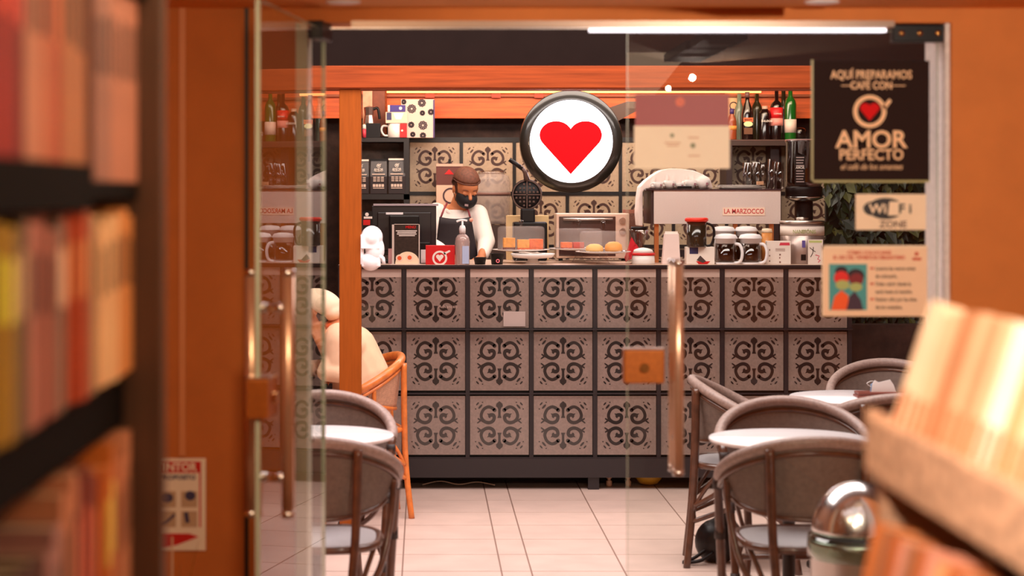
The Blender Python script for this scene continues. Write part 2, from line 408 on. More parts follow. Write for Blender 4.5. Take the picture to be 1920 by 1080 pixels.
# ------------------------------------------------------------------ notices on the closed leaf
DG = DW+.048
SIGND = mat('sign_dark', (40, 20, 14), .7, spec=.15); CREAM = mat('sign_cream', (246, 196, 146), .5); SRED = mat('sign_red', (214, 10, 14), .7, spec=.2)
PEACH = mat('notice_peach', (252, 224, 190), .6); INKG = mat('ink_grey', (110, 74, 58), .6); MAROON = mat('maroon_print', (160, 62, 62), .5)
t = T('coffee_sign', 'dark brown square coffee sign with cream lettering on the glass door', 'sign', 1632, DG, 0)
B().box(t.x(1524), t.x(1742), -.004, 0, t.z(338), t.z(114)).build('board', SIGND, t.o, bevel=.001)
b = B(); b.box(t.x(1521), t.x(1524), -.005, .001, t.z(342), t.z(112)); b.box(t.x(1521), t.x(1742), -.005, .001, t.z(342), t.z(338))
b.build('acrylic_edge', mat('acrylic_edge', (176, 168, 112), .3), t.o)
k = t.k; cxs = 1633
text('AQUÍ PREPARAMOS', 22*k, CREAM, t.o, (t.x(cxs), -.0046, t.z(141)), bold=.0006, sx=.78)
text('CAFÉ CON', 20*k, CREAM, t.o, (t.x(cxs), -.0046, t.z(161)), bold=.0006, sx=.8)
b = B(); b.box(t.x(1577), t.x(1600), -.005, -.004, t.z(161.5), t.z(160)); b.box(t.x(1672), t.x(1697), -.005, -.004, t.z(161.5), t.z(160)); b.build('rules', CREAM, t.o)
b = B(); ring(b, t.x(1630), t.z(209), 23*k, 31*k, -.0052, -.004)
b.prism([(t.x(1653), t.z(200)), (t.x(1667), t.z(185)), (t.x(1671), t.z(190)), (t.x(1659), t.z(206))], -.0052, -.004); b.build('cup_emblem', CREAM, t.o)
B().prism(heart(t.x(1630), t.z(210), 36*k, 33*k), -.0052, -.004).build('heart_emblem', SRED, t.o)
text('AMOR', 45*k, CREAM, t.o, (t.x(cxs), -.0046, t.z(263)), bold=.0016, sx=1.02)
text('PERFECTO', 28*k, CREAM, t.o, (t.x(cxs), -.0046, t.z(291)), bold=.0008, sx=.92)
text('el café de los amantes', 16*k, CREAM, t.o, (t.x(cxs), -.0046, t.z(313)), shear=.3, sx=.82)

t = T('wifi_sign', 'cream wifi zone sign on the glass door below the dark coffee sign', 'sign', 1671, DG, 0)
INKB = mat('ink_black', (30, 18, 16), .5)
B().box(t.x(1604), t.x(1736), -.004, 0, t.z(431), t.z(364)).build('board', PEACH, t.o, bevel=.001)
b = B(); cz = t.z(391); cx = t.x(1664); k = t.k
b.prism([(cx+34*k*math.cos(a)-4*k, cz+20*k*math.sin(a)) for a in [PI*.0+2*PI*i/40 for i in range(40)]], -.005, -.004)
b.prism([(t.x(1634)+16*k*math.cos(a), cz+13*k*math.sin(a)) for a in [2*PI*i/28 for i in range(28)]], -.0051, -.004)
b.build('emblem_dark', INKB, t.o)
b = B(); b.prism([(t.x(1667), t.z(378)), (t.x(1715), t.z(378)), (t.x(1715), t.z(404)), (t.x(1664), t.z(404))], -.0056, -.005)
b.build('emblem_light', PEACH, t.o)
text('Wi', 24*k, PEACH, t.o, (t.x(1645), -.0062, t.z(392)), bold=.0008, sx=1.1)
text('F i', 25*k, INKB, t.o, (t.x(1696), -.0062, t.z(392)), bold=.0010, sx=1.05)
text('ZONE', 17*k, INKG, t.o, (t.x(1674), -.0046, t.z(421)), bold=.0006, sx=1.1)

t = T('mask_notice', 'peach face-mask notice with a turquoise picture on the glass door', 'notice', 1640, DG, 0)
k = t.k
B().box(t.x(1541), t.x(1738), -.003, 0, t.z(593), t.z(462)).build('card', mat('notice_card', (252, 212, 174), .6), t.o, bevel=.001)
b = B(); b.box(t.x(1541), t.x(1738), -.0036, -.003, t.z(466), t.z(460)); b.box(t.x(1541), t.x(1544), -.0036, -.003, t.z(593), t.z(460)); b.build('light_border', PEACH, t.o)
NR = mat('notice_red', (206, 74, 44), .6)
text('CÓMO COLOCARSE', 9*k, NR, t.o, (t.x(1629), -.0036, t.z(474)), bold=.0004)
text('EL USO DEL TAPABOCAS OBLIGATORIO', 9.5*k, NR, t.o, (t.x(1629), -.0036, t.z(483)), bold=.0005, sx=.78)
B().box(t.x(1554), t.x(1625), -.0038, -.003, t.z(581), t.z(495)).build('picture_ground', mat('pic_teal', (74, 158, 158), .6), t.o)
b = B()
b.prism(circ(t.x(1577), t.z(509), 12*k, 20, rz=10*k), -.0044, -.0038, 0); b.prism(circ(t.x(1604), t.z(517), 16*k, 20, rz=13*k), -.0044, -.0038, 0)
b.prism(circ(t.x(1577), t.z(521), 14*k, 20, rz=13*k), -.0048, -.0038, 1); b.prism(circ(t.x(1605), t.z(524), 13*k, 20, rz=12*k), -.0048, -.0038, 2)
b.prism(circ(t.x(1579), t.z(534), 13*k, 20, rz=9*k), -.0052, -.0038, 3); b.prism(circ(t.x(1604), t.z(538), 12*k, 20, rz=8*k), -.0052, -.0038, 3)
b.prism([(t.x(1558), t.z(581)), (t.x(1564), t.z(556)), (t.x(1577), t.z(544)), (t.x(1590), t.z(554)), (t.x(1590), t.z(581))], -.005, -.0038, 4)
b.prism([(t.x(1586), t.z(581)), (t.x(1592), t.z(556)), (t.x(1602), t.z(546)), (t.x(1613), t.z(562)), (t.x(1618), t.z(581))], -.0054, -.0038, 5)
b.build('two_masked_figures', [mat('pic_hair', (40, 14, 28), .6), mat('pic_face', (232, 30, 18), .6), mat('pic_face_dark', (130, 22, 26), .6), mat('pic_mask', (176, 186, 110), .6), mat('pic_orange', (250, 92, 22), .6), mat('pic_plum', (64, 34, 56), .6)], t.o)
for i, s_ in enumerate(('Lavarte las manos antes', 'de colocarlo.', 'Debe cubrir desde la', 'nariz hasta el mentón.', 'Retirar sólo por las tiras', 'de los costados.')):
    text(s_, 10*k, INKG, t.o, (t.x(1641), -.0036, t.z(503.5+14.5*i)), bold=.0003, align='LEFT', sx=.78)
b = B()
for i in range(3): b.box(t.x(1631), t.x(1638), -.0036, -.003, t.z(505+29*i), t.z(501+29*i))
b.prism(circ(t.x(1718), t.z(476), 4*k, 14), -.0036, -.003); b.box(t.x(1710), t.x(1727), -.0036, -.003, t.z(488), t.z(483)); b.build('red_marks', NR, t.o)

t = T('paper_notice', 'cream paper notice with a maroon heading band on the glass door', 'notice', 1279, DG, 0)
k = t.k
MAR = MAROON; CRN = mat('notice_cream', (255, 238, 212), .7)
B().box(t.x(1191), t.x(1367), -.002, 0, t.z(236), t.z(177)).build('heading_band', MAR, t.o)
B().box(t.x(1189), t.x(1368), -.002, 0, t.z(316), t.z(236)).build('sheet', CRN, t.o)
B().prism(circ(t.x(1275), t.z(191), 9*k, 20), -.0026, -.002).build('round_mark', mat('pale_red', (226, 120, 96), .6), t.o)
b = B(); b.prism(circ(t.x(1260), t.z(254), 4*k, 12), -.0026, -.002); b.prism(circ(t.x(1299), t.z(273), 5*k, 12), -.0026, -.002)
b.build('green_marks', mat('pale_green', (150, 152, 120), .7), t.o)
b = B()
for px0, px1, py in ((1246, 1276, 268), (1250, 1272, 273), (1290, 1310, 258), (1290, 1312, 292)): b.box(t.x(px0), t.x(px1), -.0025, -.002, t.z(py+1.2), t.z(py-1.2))
b.build('faint_lines', mat('faint_ink', (218, 176, 146), .7), t.o)

# fire-extinguisher notice on the left wall
t = T('extinguisher_sign', 'white and red extinguisher notice low on the orange left wall', 'sign', 330, DW-.003, 0)
k = t.k
B().box(t.x(262), t.x(386), -.003, 0, t.z(1032), t.z(859)).build('board', mat('sign_white', (255, 244, 226), .6), t.o, bevel=.001)
SR2 = mat('sign_scarlet', (214, 34, 28), .5)
b = B(); b.box(t.x(268), t.x(377), -.004, -.003, t.z(886), t.z(865)); b.box(t.x(374), t.x(377), -.004, -.003, t.z(988), t.z(886)); b.box(t.x(268), t.x(271), -.004, -.003, t.z(988), t.z(886))
b.prism([(t.x(268), t.z(1000)), (t.x(355), t.z(1000)), (t.x(373), t.z(1006)), (t.x(330), t.z(1022)), (t.x(310), t.z(1026)), (t.x(268), t.z(1020))], -.004, -.003)
b.build('red_print', SR2, t.o)
text('EXTINTOR', 21*k, mat('sign_white', (0, 0, 0)), t.o, (t.x(320), -.0044, t.z(876)), bold=.001, sx=.95)
text('MULTIPROPOSITO', 12*k, mat('ink_blue', (70, 66, 104), .6), t.o, (t.x(318), -.0036, t.z(895)), bold=.0006, sx=1.0)
b = B()
for (px, py) in ((300, 935), (340, 935), (300, 972), (340, 972)): b.box(t.x(px), t.x(px+30), -.0036, -.003, t.z(py+16), t.z(py-14), 0)
for (px, py) in ((303, 930), (345, 926)): b.prism(circ(t.x(px+12), t.z(py+3), 10*k, 14, rz=9*k), -.0044, -.003, 1)
b.stroke([(t.x(302), t.z(984)), (t.x(314), t.z(978)), (t.x(328), t.z(964))], [5*k]*3, -.0044, -.003, 1); b.stroke([(t.x(349), t.z(960)), (t.x(352), t.z(980))], [8*k]*2, -.0044, -.003, 1)
b.build('pictograms', [mat('sign_grey', (206, 178, 146), .6), MATS['ink_blue']], t.o)

# ------------------------------------------------------------------ counter with patterned panels
def tile_mesh(s, face):
    # square panel s wide, centre at 0, painted scrolls standing .8 mm proud
    b = B(); h = s/2; b.box(-h, h, -.006, 0, -h, h, 0)
    e = h/470.0
    main = smooth_path([(-80, -240), (-130, -285), (-190, -300), (-262, -250), (-300, -150), (-285, -70), (-235, -15), (-165, 0), (-105, -35), (-85, -105), (-110, -155), (-160, -150), (-168, -115), (-150, -95)], 5)
    main = [Vector((p.x*.97, -44+p.y*.835)) for p in main]; n = len(main); ws = []
    for i in range(n):
        u = i/(n-1); ws.append(54-6*math.sin(PI*min(1, u*2)) if u < .75 else 46-36*(u-.75)/.25*.6)
    def q(pts, mx, mz): return [(mx*p[0]*e, mz*p[1]*e) for p in pts]
    for mx in (1, -1):
        for mz in (1, -1):
            b.stroke(q(main, mx, mz), [w_*e for w_ in ws], -.0068, -.006, 1)
            bl = circ(-78, -244, 31, 14); b.prism(q(bl, mx, mz), -.0068, -.006, 1)
            b.prism(q([(-200, -192), (-128, -182), (-108, -136), (-160, -138)], mx, mz), -.0069, -.006, 1)
            b.prism(q([(-290, -95), (-345, -120), (-350, -100), (-320, -78), (-362, -40), (-345, -30), (-295, -65), (-262, -45)], mx, mz), -.0069, -.006, 1)
            for (cx, cz, L, W_, an) in ((-305, -300, 46, 17, -48), (-350, -345, 32, 13, -48), (-380, -262, 12, 10, 0), (-270, -368, 12, 10, 0)):
                a = math.radians(an); b.prism(q([(cx+L*math.cos(v)*math.cos(a)-W_*math.sin(v)*math.sin(a), cz+L*math.cos(v)*math.sin(a)+W_*math.sin(v)*math.cos(a)) for v in [2*PI*i/12 for i in range(12)]], mx, mz), -.0068, -.006, 1)
    for mz in (1, -1):
        b.prism(q([(-34, -118), (34, -118), (20, -160), (20, -255), (32, -285), (56, -305), (50, -345), (0, -388), (-50, -345), (-56, -305), (-32, -285), (-20, -255), (-20, -160)], 1, mz), -.0068, -.006, 1)
    return b
k = CF/F
co = empty('service_counter', 'long bar counter faced with grey patterned tile panels in a black frame', 'counter', (0, CF, 0))
X0, P = (638-VX)*k, 119.4*k
ZR = [HC-(py-VY)*k for py in (502.5, 617, 737.5, 858)]
cb = B(); cb.box(X0, X0+8*P, .03, .80, .14, CT-.0125); cb.build('body', BLKP, co)
fr = B()
for i in range(9): fr.box(X0+i*P-.011, X0+i*P+.011, -.004, .03, .14, CT-.0125)
for z_ in ZR: fr.box(X0, X0+8*P, -.006, .03, z_-.006, z_+.003)
fr.build('frame', STEELD, co)
B().box(X0-.01, X0+8*P+.012, -.03, .0, ZR[1]-.004, ZR[1]+.003).build('ledge_strip', STEELD, co)
B().box(X0, X0+8*P, -.012, .03, HC-(895-VY)*k, ZR[3]-.004).build('plinth', mat('plinth_plum', (37, 29, 32), .45), co)
pb = B()
for px in (640, 1113, 1584): pb.box((px-VX)*k-.03, (px-VX)*k+.03, .0, .05, 0, .1)
pb.box(X0, X0+8*P, .35, .8, 0, .14, 0)
pb.build('feet', STEELD, co)
first = None
for r in range(3):
    zc = (ZR[r]+ZR[r+1])/2
    for c in range(8):
        if first is None:
            first = tile_mesh(.322, TILE).build('tile_panel', [TILE, TPAT], co); o = first
        else:
            o = first.copy(); COL.objects.link(o)
        o.location = (X0+(c+.5)*P, 0.012, zc)
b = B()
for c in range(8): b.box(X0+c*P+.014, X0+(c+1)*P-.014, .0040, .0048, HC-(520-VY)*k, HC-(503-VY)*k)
band = b.build('reflection_band', BLKP, co)  # reflection along the upper tiles, put in as a pale see-through strip
cm = mat('reflection_and_text', (210, 184, 172), .35)
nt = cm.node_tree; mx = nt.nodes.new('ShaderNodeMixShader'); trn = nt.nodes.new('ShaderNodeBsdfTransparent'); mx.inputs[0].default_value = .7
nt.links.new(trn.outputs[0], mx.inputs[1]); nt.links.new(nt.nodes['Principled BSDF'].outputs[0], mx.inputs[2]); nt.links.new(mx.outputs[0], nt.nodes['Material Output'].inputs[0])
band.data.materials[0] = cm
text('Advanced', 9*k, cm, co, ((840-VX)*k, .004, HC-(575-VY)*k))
t = T('price_card', 'small pale card stuck on the second upper tile panel', 'card', 964, CF-.001, HC-(612-VY)*k)
B().box(t.x(944), t.x(985), .0, .002, 0, t.z(584)).build('card', mat('card_grey', (176, 158, 152), .5), t.o)
wt = empty('worktop', 'thin dark worktop running along the top of the tiled counter', 'worktop', (0, CF, CT-.012))
B().box(X0-.012, X0+8*P+.012, -.016, .02, 0, .012).build('front_edge', STEELD, wt)
B().box(X0-.012, X0+8*P+.012, .02, .95, 0, .012).build('slab', mat('worktop_pale', (206, 176, 156), .35, noise=.05), wt)
# things kept under the counter
for px, lab in ((1142, 'small pale bottle under the counter, left of the pair'), (1178, 'small pale bottle under the counter, right of the pair')):
    t = T('bottle', lab, 'bottle', px, CF+.12, 0, 'pale bottles under the counter')
    B().lathe([(.014, 0), (.016, .01), (.016, .028), (.009, .034), (.009, .042), (.015, .046), (.013, .062), (0, .064)], n=20).build('bottle', mat('bottle_cream', (206, 160, 130), .4), t.o)
t = T('yellow_basin', 'yellow rounded basin on the floor under the counter', 'basin', 1216, CF+.16, 0)
B().lathe([(.02, .005), (.05, .012), (.072, .04), (.078, .07), (.074, .07), (.066, .04), (0, .014)], n=32).build('bowl', mat('yellow_plastic', (214, 160, 40), .4), t.o)
t = T('cable', 'loose pale cable lying in the gap under the counter', 'cable', 860, CF+.05, 0)
B().tube(smooth_path([(-.2, .0, .02), (-.1, .03, .035), (0, .01, .02), (.1, .03, .03), (.2, .0, .018)]), .003, 8).build('cord', mat('cable_pale', (150, 130, 110), .5), t.o)

# back splashback with the same panels
DB = 12.80; kb = DB/F
sp = empty('tiled_splashback', 'beige patterned tile splashback in a dark frame behind the barista', 'splashback', (0, DB, 0))
XB0 = (765.5-VX)*kb; PB = 99.4*kb; ZB = HC-(261-VY)*kb
B().box(XB0-.02, XB0+8*PB, .0, .06, .3, ZB+.012).build('backing', BLACK, sp)
fb = None
for r in range(3):
    for c in range(8):
        if fb is None: fb = tile_mesh(.326, TILEB).build('tile_panel', [TILEB, mat('back_pattern', (74, 46, 40), .5)], sp); o = fb
        else: o = fb.copy(); COL.objects.link(o)
        o.location = (XB0+(c+.5)*PB, 0, ZB-.008-(r+.5)*PB)
b = B()
for c in range(9): b.box(XB0+c*PB-.01, XB0+c*PB+.01, -.016, .0, .3, ZB)
for r in range(4): b.box(XB0, XB0+8*PB, -.014, 0, ZB-.008-r*PB-.012, ZB-.008-r*PB+.012)
b.build('frame', BLACK, sp)
# orange boards above, dark recess, light batten
ob = empty('orange_board', 'wide orange wooden board under the kiosk roof behind the round sign', 'board', (0, 12.75, 0))
kk = 12.75/F
B().box(-.95, 3.0, 0, .03, HC-(222-VY)*kk, HC-(186-VY)*kk+.10).build('board', PANEL, ob, bevel=.003)
B().box(-.95, 3.0, -.03, 0, HC-(182-VY)*kk, HC-(177-VY)*kk).build('rail', mat('rail_brown', (150, 70, 30), .5), ob)
b = B()
for px in (700, 806, 930, 1010): b.box((px-VX)*kk-.03, (px-VX)*kk+.03, -.034, 0, HC-(184-VY)*kk, HC-(160-VY)*kk)
b.build('brackets', mat('bracket_red', (176, 60, 26), .5), ob)
ll = empty('strip_lamp', 'warm strip lamp tucked above the orange board', 'ceiling light', (0, 12.70, 0))
B().box(-.30, 2.2, 0, .02, HC-(175-VY)*kk, HC-(166-VY)*kk).build('tube', mat('warm_tube', (255, 190, 110), .5, emis=1.6), ll)
pw = T('brown_post', 'dark brown wooden post at the back of the kiosk behind the decanter', 'post', 709, 12.68, 0)
B().box(pw.x(697), pw.x(722), 0, .06, HC-(256-VY)*pw.k, pw.z(150)).build('post', mat('post_brown', (128, 60, 30), .5, noise=.2), pw.o)
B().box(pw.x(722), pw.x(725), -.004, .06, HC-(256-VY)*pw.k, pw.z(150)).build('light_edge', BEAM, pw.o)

# ------------------------------------------------------------------ round lit sign
t = T('round_lit_sign', 'round black lit sign with a red heart like a cup seen from above', 'sign', 1070, 11.8, 1.6)
k = t.k; cx, cz = t.x(1071), t.z(265)
b = B(); R_ = 95*k; n = 72
b.lathe([(77.5*k, -.008), (R_, -.008), (R_+.004, 0), (R_+.004, .10), (R_-.01, .12), (0, .12)], n=n, cap=False)
b.v = [(x_+cx-.0, z_, y_+cz) for x_, y_, z_ in b.v]
b.build('rim', mat('sign_black', (26, 22, 16), .3, coat=.5), t.o)
b = B(); b.lathe([(0, -.004), (78*k, -.004)], n=n); b.v = [(x_+cx, z_, y_+cz) for x_, y_, z_ in b.v]
b.build('lit_face', mat('sign_lit_white', (255, 250, 255), .3, emis=1.5), t.o)
B().prism(heart(cx-1*k, t.z(277), 117*k, 100*k, 80), -.0066, -.0045).build('red_heart', mat('sign_lit_red', (212, 16, 24), .8, spec=.05, emis=.38), t.o)
B().prism([(t.x(1139), t.z(203)), (t.x(1176), t.z(190)), (t.x(1196), t.z(190)), (t.x(1196), t.z(207)), (t.x(1168), t.z(222)), (t.x(1150), t.z(232))], .01, .11).build('cup_handle', mat('sign_bronze', (92, 66, 50), .3), t.o)
B().box(cx-.03, cx+.03, .12, .975, cz-.03, cz+.03).build('wall_bracket', BLACK, t.o)

# ------------------------------------------------------------------ cane chairs and bistro tables
def make_chair(frame, rim, back, seat):
    o = empty('bistro_chair', 'x', 'chair', (0, 0, 0))
    def hoop(deg, rx=.285, ry=.245, zt=.80, drop=.13, ci=0):
        a = math.radians(deg); return Vector((rx*math.sin(a), -ry*math.cos(a), zt-drop*(1-math.cos(a))))
    pts = [hoop(d) for d in range(-98, 99, 7)]
    B().tube(pts, .021, 12).build('back_hoop', rim, o)
    # two thin cane rods just under the hoop
    B().tube([p+Vector((0, .0, -.036)) for p in pts], .009, 8).build('under_hoop', frame, o)
    g = B(); nn = 28; rows = 8; vs = []; fs = []
    for j in range(rows+1):
        u = j/rows
        for i in range(nn+1):
            a = -84+168*i/nn; p = hoop(a); ar = math.radians(a)
            lo = Vector((.245*math.sin(ar), -.215*math.cos(ar), .56-.02*math.cos(ar)+.03*(1-math.cos(ar)*1)))
            q_ = p.lerp(lo, u); q_.z -= .015*(1-u); vs.append(q_)
    for j in range(rows):
        for i in range(nn): a = j*(nn+1)+i; fs.append((a, a+1, a+nn+2, a+nn+1))
    g.add(vs, fs, 0, True); pan = g.build('back_panel', back, o)
    sm = pan.modifiers.new('solid', 'SOLIDIFY'); sm.thickness = .004
    B().tube([vs[rows*(nn+1)+i] for i in range(nn+1)], .010, 8).build('lower_rail', frame, o)
    for s_ in (-1, 1):
        B().tube(smooth_path([(s_*.158, -.228, .775), (s_*.15, -.232, .5), (s_*.135, -.245, .25), (s_*.15, -.27, 0)]), .0155, 10).build('leg', frame, o)
        l = B().tube(smooth_path([hoop(s_*98), Vector((s_*.283, .075, .645)), Vector((s_*.272, .115, .52)), Vector((s_*.255, .16, .25)), Vector((s_*.25, .20, 0))]), .0155, 10).build('leg', frame, o)
        bb = B()
        for z_, y_, x_ in ((.62, .085, .281), (.44, .132, .267), (.18, .172, .254)): bb.tube([(s_*x_, y_, z_-.02), (s_*x_, y_, z_+.02)], .0185, 10)
        bb.build('binding', BIND, l)
        B().tube(smooth_path([(s_*.272, -.05, .655), (s_*.262, -.06, .52), (s_*.225, -.12, .36), (s_*.15, -.235, .27)]), .011, 8).build('arm_brace', frame, o)
    sb = B(); n = 40; prof = []
    def sq(r, p_=3.2):
        out = []
        for i in range(n):
            a = 2*PI*i/n; c, s2 = math.cos(a), math.sin(a)
            out.append((r*math.copysign(abs(c)**(2/p_), c), -.01+r*math.copysign(abs(s2)**(2/p_), s2)))
        return out
    B().prism(sq(.215), .440, .452, ax='z').build('seat', seat, o, bevel=.003)
    ring_ = sq(.222); B().tube([Vector((x_, y_, .444)) for x_, y_ in ring_+ring_[:2]], .014, 8, cap=False).build('seat_frame', frame, o)
    st = B()
    st.tube([(-.258, .16, .26), (.258, .16, .26)], .011, 8)
    st.tube([(-.14, -.24, .22), (.14, -.24, .22)], .011, 8)
    for s_ in (-1, 1):
        st.tube(smooth_path([(s_*.14, -.245, .20), (s_*.20, 0, .28), (s_*.257, .16, .20)]), .011, 8)
        st.tube(smooth_path([(s_*.21, -.12, .44), (s_*.17, -.2, .33), (s_*.138, -.245, .24)]), .009, 8)
    st.build('stretcher', frame, o)
    return o
cp = make_chair(RATTAN, RATTOP, TEXT, SEATM)
CH = [(1.29, 6.60, 0, 'cane bistro chair nearest the shop, behind the chrome bin, back to us'),
      (1.413, 7.42, PI, 'cane bistro chair on the far side of the near right table'),
      (1.42, 8.52, -PI/2-.12, 'cane bistro chair seen side-on with the black bag beneath it'),
      (2.21, 9.20, PI-.12, 'cane bistro chair beyond the table with the wallet, at its far side'),
      (1.90, 8.0, .05, 'cane bistro chair on the near side of the table with the wallet'),
      (-.374, 6.60, 0, 'cane bistro chair nearest the shop at the left table, back to us'),
      (-.409, 7.66, PI, 'cane bistro chair at the far side of the left table')]
for i, (x_, y_, rz, lab) in enumerate(CH):
    o = cp if i == 0 else copy_tree(cp)
    o.location = (x_, y_, 0); o.rotation_euler.z = rz; o['label'] = lab; o['group'] = 'cane bistro chairs on the patio'
oc = make_chair(RATORA, RATORA, TEXO, TEXO)
oc.location = (-.36, 9.78, 0); oc.rotation_euler.z = PI/2+.25
oc['label'] = 'orange cane chair on which the person in the pale cap sits'; oc['group'] = 'cane bistro chairs on the patio'

def make_table():
    o = empty('bistro_table', 'x', 'table', (0, 0, 0))
    B().lathe([(0, .722), (.27, .722), (.283, .726), (.285, .733), (.283, .738), (0, .740)], n=64).build('tabletop', MARBLE, o)
    B().lathe([(.03, .02), (.024, .06), (.022, .6), (.05, .70), (.12, .722), (0, .722)], n=24).build('pedestal', BLACK, o)
    B().lathe([(.21, 0), (.21, .012), (.05, .03), (.03, .04), (0, .04)], n=40).build('base', BLACK, o)
    return o
tp = make_table()
for i, (x_, y_, lab) in enumerate(((1.308, 6.98, 'round white table between the two cane chairs right of the door handle'), (1.87, 8.43, 'round white table carrying the wallet and folded mask'),
                                   (-.394, 7.08, 'round white table on the left behind the open glass door'), (-1.10, 9.75, 'round white table in front of the seated person'))):
    o = tp if i == 0 else copy_tree(tp)
    o.location = (x_, y_, 0); o['label'] = lab; o['group'] = 'round white bistro tables'
# wallet and folded mask on the far right table
t = T('wallet', 'brown leather wallet lying on the round white table', 'wallet', 1640, 8.38, .740)
b = B(); b.box(t.x(1604), t.x(1678), -.04, .05, 0, .011); b.build('lower_half', mat('wallet_leather', (120, 62, 52), .4), t.o, bevel=.003)
b = B(); b.box(t.x(1606), t.x(1680), -.038, .05, .012, .024); b.build('upper_half', mat('wallet_leather', (0, 0, 0)), t.o, bevel=.003)
B().tube([(.0, -.042, .008), (.012, -.044, .010), (.024, -.042, .008)], .003, 8).build('clasp', BRASS, t.o)
t = T('face_mask', 'folded white and blue face mask standing on the brown wallet', 'face mask', 1655, 8.38, .764)
b = B(); b.prism([(-.05, 0), (-.045, .035), (-.035, .05), (-.02, .04), (.03, .052), (.045, .03), (.055, 0)], -.01, -.004)
b.build('front_fold', WHITE, t.o); b = B(); b.prism([(-.052, 0), (-.05, .03), (-.03, .045), (.02, .03), (.03, 0)], .004, .010); b.build('blue_fold', mat('mask_blue', (150, 176, 210), .6), t.o)
B().tube(smooth_path([(-.05, 0, .02), (-.07, -.01, .035), (-.055, -.01, .045), (-.04, 0, .045)]), .0015, 6).build('ear_loop', WHITE, t.o)

# black bag under the side-on chair
t = T('black_bag', 'slouched black bag with a strap on the floor beneath the side-on chair', 'bag', 1345, 8.55, 0)
b = B(); b.ell((0, 0, .09), (.10, .08, .10), 20, 12); b.ell((.03, 0, .14), (.06, .05, .08), 16, 10)
bo = b.build('body', BLKP, t.o)
rm = bo.modifiers.new('remesh', 'REMESH'); rm.mode = 'VOXEL'; rm.voxel_size = .008; rm.use_smooth_shade = True
for v in bo.data.vertices: v.co.z = max(v.co.z, .002)
B().tube(smooth_path([(-.06, -.05, .06), (-.11, -.07, .03), (-.16, -.08, .012), (-.09, -.09, .02), (-.03, -.07, .05)]), .008, 8).build('strap', BLKP, t.o)

# chrome dome bin
t = T('dome_bin', 'chrome dome-lidded bin with a green liner behind the book crates', 'bin', 1606, 5.86, 0)
r = .138; zt = HC-(1010-VY)*5.86/F
B().lathe([(r*.96, 0), (r, .01), (r, zt-.02), (r+.004, zt-.015), (r+.004, zt), (r-.004, zt), (r-.006, .05), (0, .03)], n=48).build('body', STEEL, t.o)
B().lathe([(r+.006, zt-.055), (r+.010, zt-.03), (r+.006, zt+.012), (r-.002, zt+.012), (r-.002, zt-.03)], n=48).build('liner', glass_mat('liner_film', (.62, .74, .66), 2.5), t.o)
B().lathe([(r*.98*math.cos(a), zt+.02+.155*math.sin(a)) for a in [PI/2*i/14 for i in range(15)]], n=48).build('dome_lid', CHROME, t.o)
B().box(-.07, .07, -r*.93, -r*.90, zt+.03, zt+.032).build('flap_edge', BLKP, t.o)

# ------------------------------------------------------------------ goods on the counter
def skin0(b, name, m, parent, vox=.005, it=5):
    o = b.build(name, m, parent); r_ = o.modifiers.new('remesh', 'REMESH'); r_.mode = 'VOXEL'; r_.voxel_size = vox; r_.use_smooth_shade = True
    s_ = o.modifiers.new('smooth', 'SMOOTH'); s_.iterations = it; s_.factor = .5; return o
def carton(t, px0, px1, top, dep, m, y0=0, bev=.002, name='carton'):
    return B().box(t.x(px0), t.x(px1), y0, y0+dep, 0, t.z(top)).build(name, m, t.o, bevel=bev)
D1 = 10.80
# dispenser on the wooden post
t = T('soap_dispenser', 'rounded white hand-gel dispenser fixed to the wooden post', 'dispenser', 698, 9.22, 1.25)
def blob(parts, name, m, parent, vox=.004, flat=None, smooth=2):
    b = B()
    for p in parts: p(b)
    o = b.build(name, m, parent)
    r_ = o.modifiers.new('remesh', 'REMESH'); r_.mode = 'VOXEL'; r_.voxel_size = vox; r_.use_smooth_shade = True
    if smooth: s_ = o.modifiers.new('smooth', 'SMOOTH'); s_.iterations = smooth; s_.factor = .5
    return o
blob([lambda b: b.ell((-.002, 0, t.z(445)), (.052, .05, .055)), lambda b: b.box(-.052, .034, -.04, .045, t.z(466), t.z(440)), lambda b: b.ell((.012, 0, t.z(468)), (.046, .04, .07))], 'upper_cover', WPLAS, t.o)
blob([lambda b: b.ell((-.008, 0, t.z(490)), (.050, .045, .045)), lambda b: b.box(-.05, .04, -.03, .03, t.z(500), t.z(480))], 'lower_cover', WPLAS, t.o)
B().tube([(.03, -.02, t.z(478)), (.052, -.03, t.z(484)), (.056, -.03, t.z(495))], .009, 10).build('nozzle', WPLAS, t.o)
B().box(-.0545, -.04, -.02, .04, t.z(495), t.z(440)).build('wall_plate', WPLAS, t.o)

# till screen seen from behind
t = T('till_monitor', 'black till monitor seen from behind with a pale top edge', 'monitor', 758, 11.05, CT)
b = B(); b.box(t.x(697), t.x(818), 0, .03, t.z(478), t.z(386)); b.box(t.x(708), t.x(808), -.02, 0, t.z(470), t.z(398)); b.build('screen_back', mat('monitor_black', (30, 24, 30), .35), t.o, bevel=.004)
B().box(t.x(700), t.x(822), -.012, .034, t.z(386), t.z(382)).build('top_edge', mat('monitor_edge_highlight', (176, 160, 166), .35), t.o, bevel=.001)  # pale colour carries the overhead highlight on the casing
B().box(t.x(730), t.x(786), -.06, -.02, t.z(470), t.z(404)).build('stand_column', BLKP, t.o, bevel=.006)
B().box(t.x(712), t.x(804), -.10, .08, 0, .02).build('foot', BLKP, t.o, bevel=.006)
B().box(t.x(724), t.x(756), -.0615, -.06, t.z(402), t.z(398)).build('pale_sticker', WPLAS, t.o)
t = T('badge_card', 'small black and red branded card behind the white dispenser', 'card', 690, 10.9, CT)
B().box(t.x(681), t.x(699), 0, .004, 0, t.z(396)).build('card', BLKP, t.o)
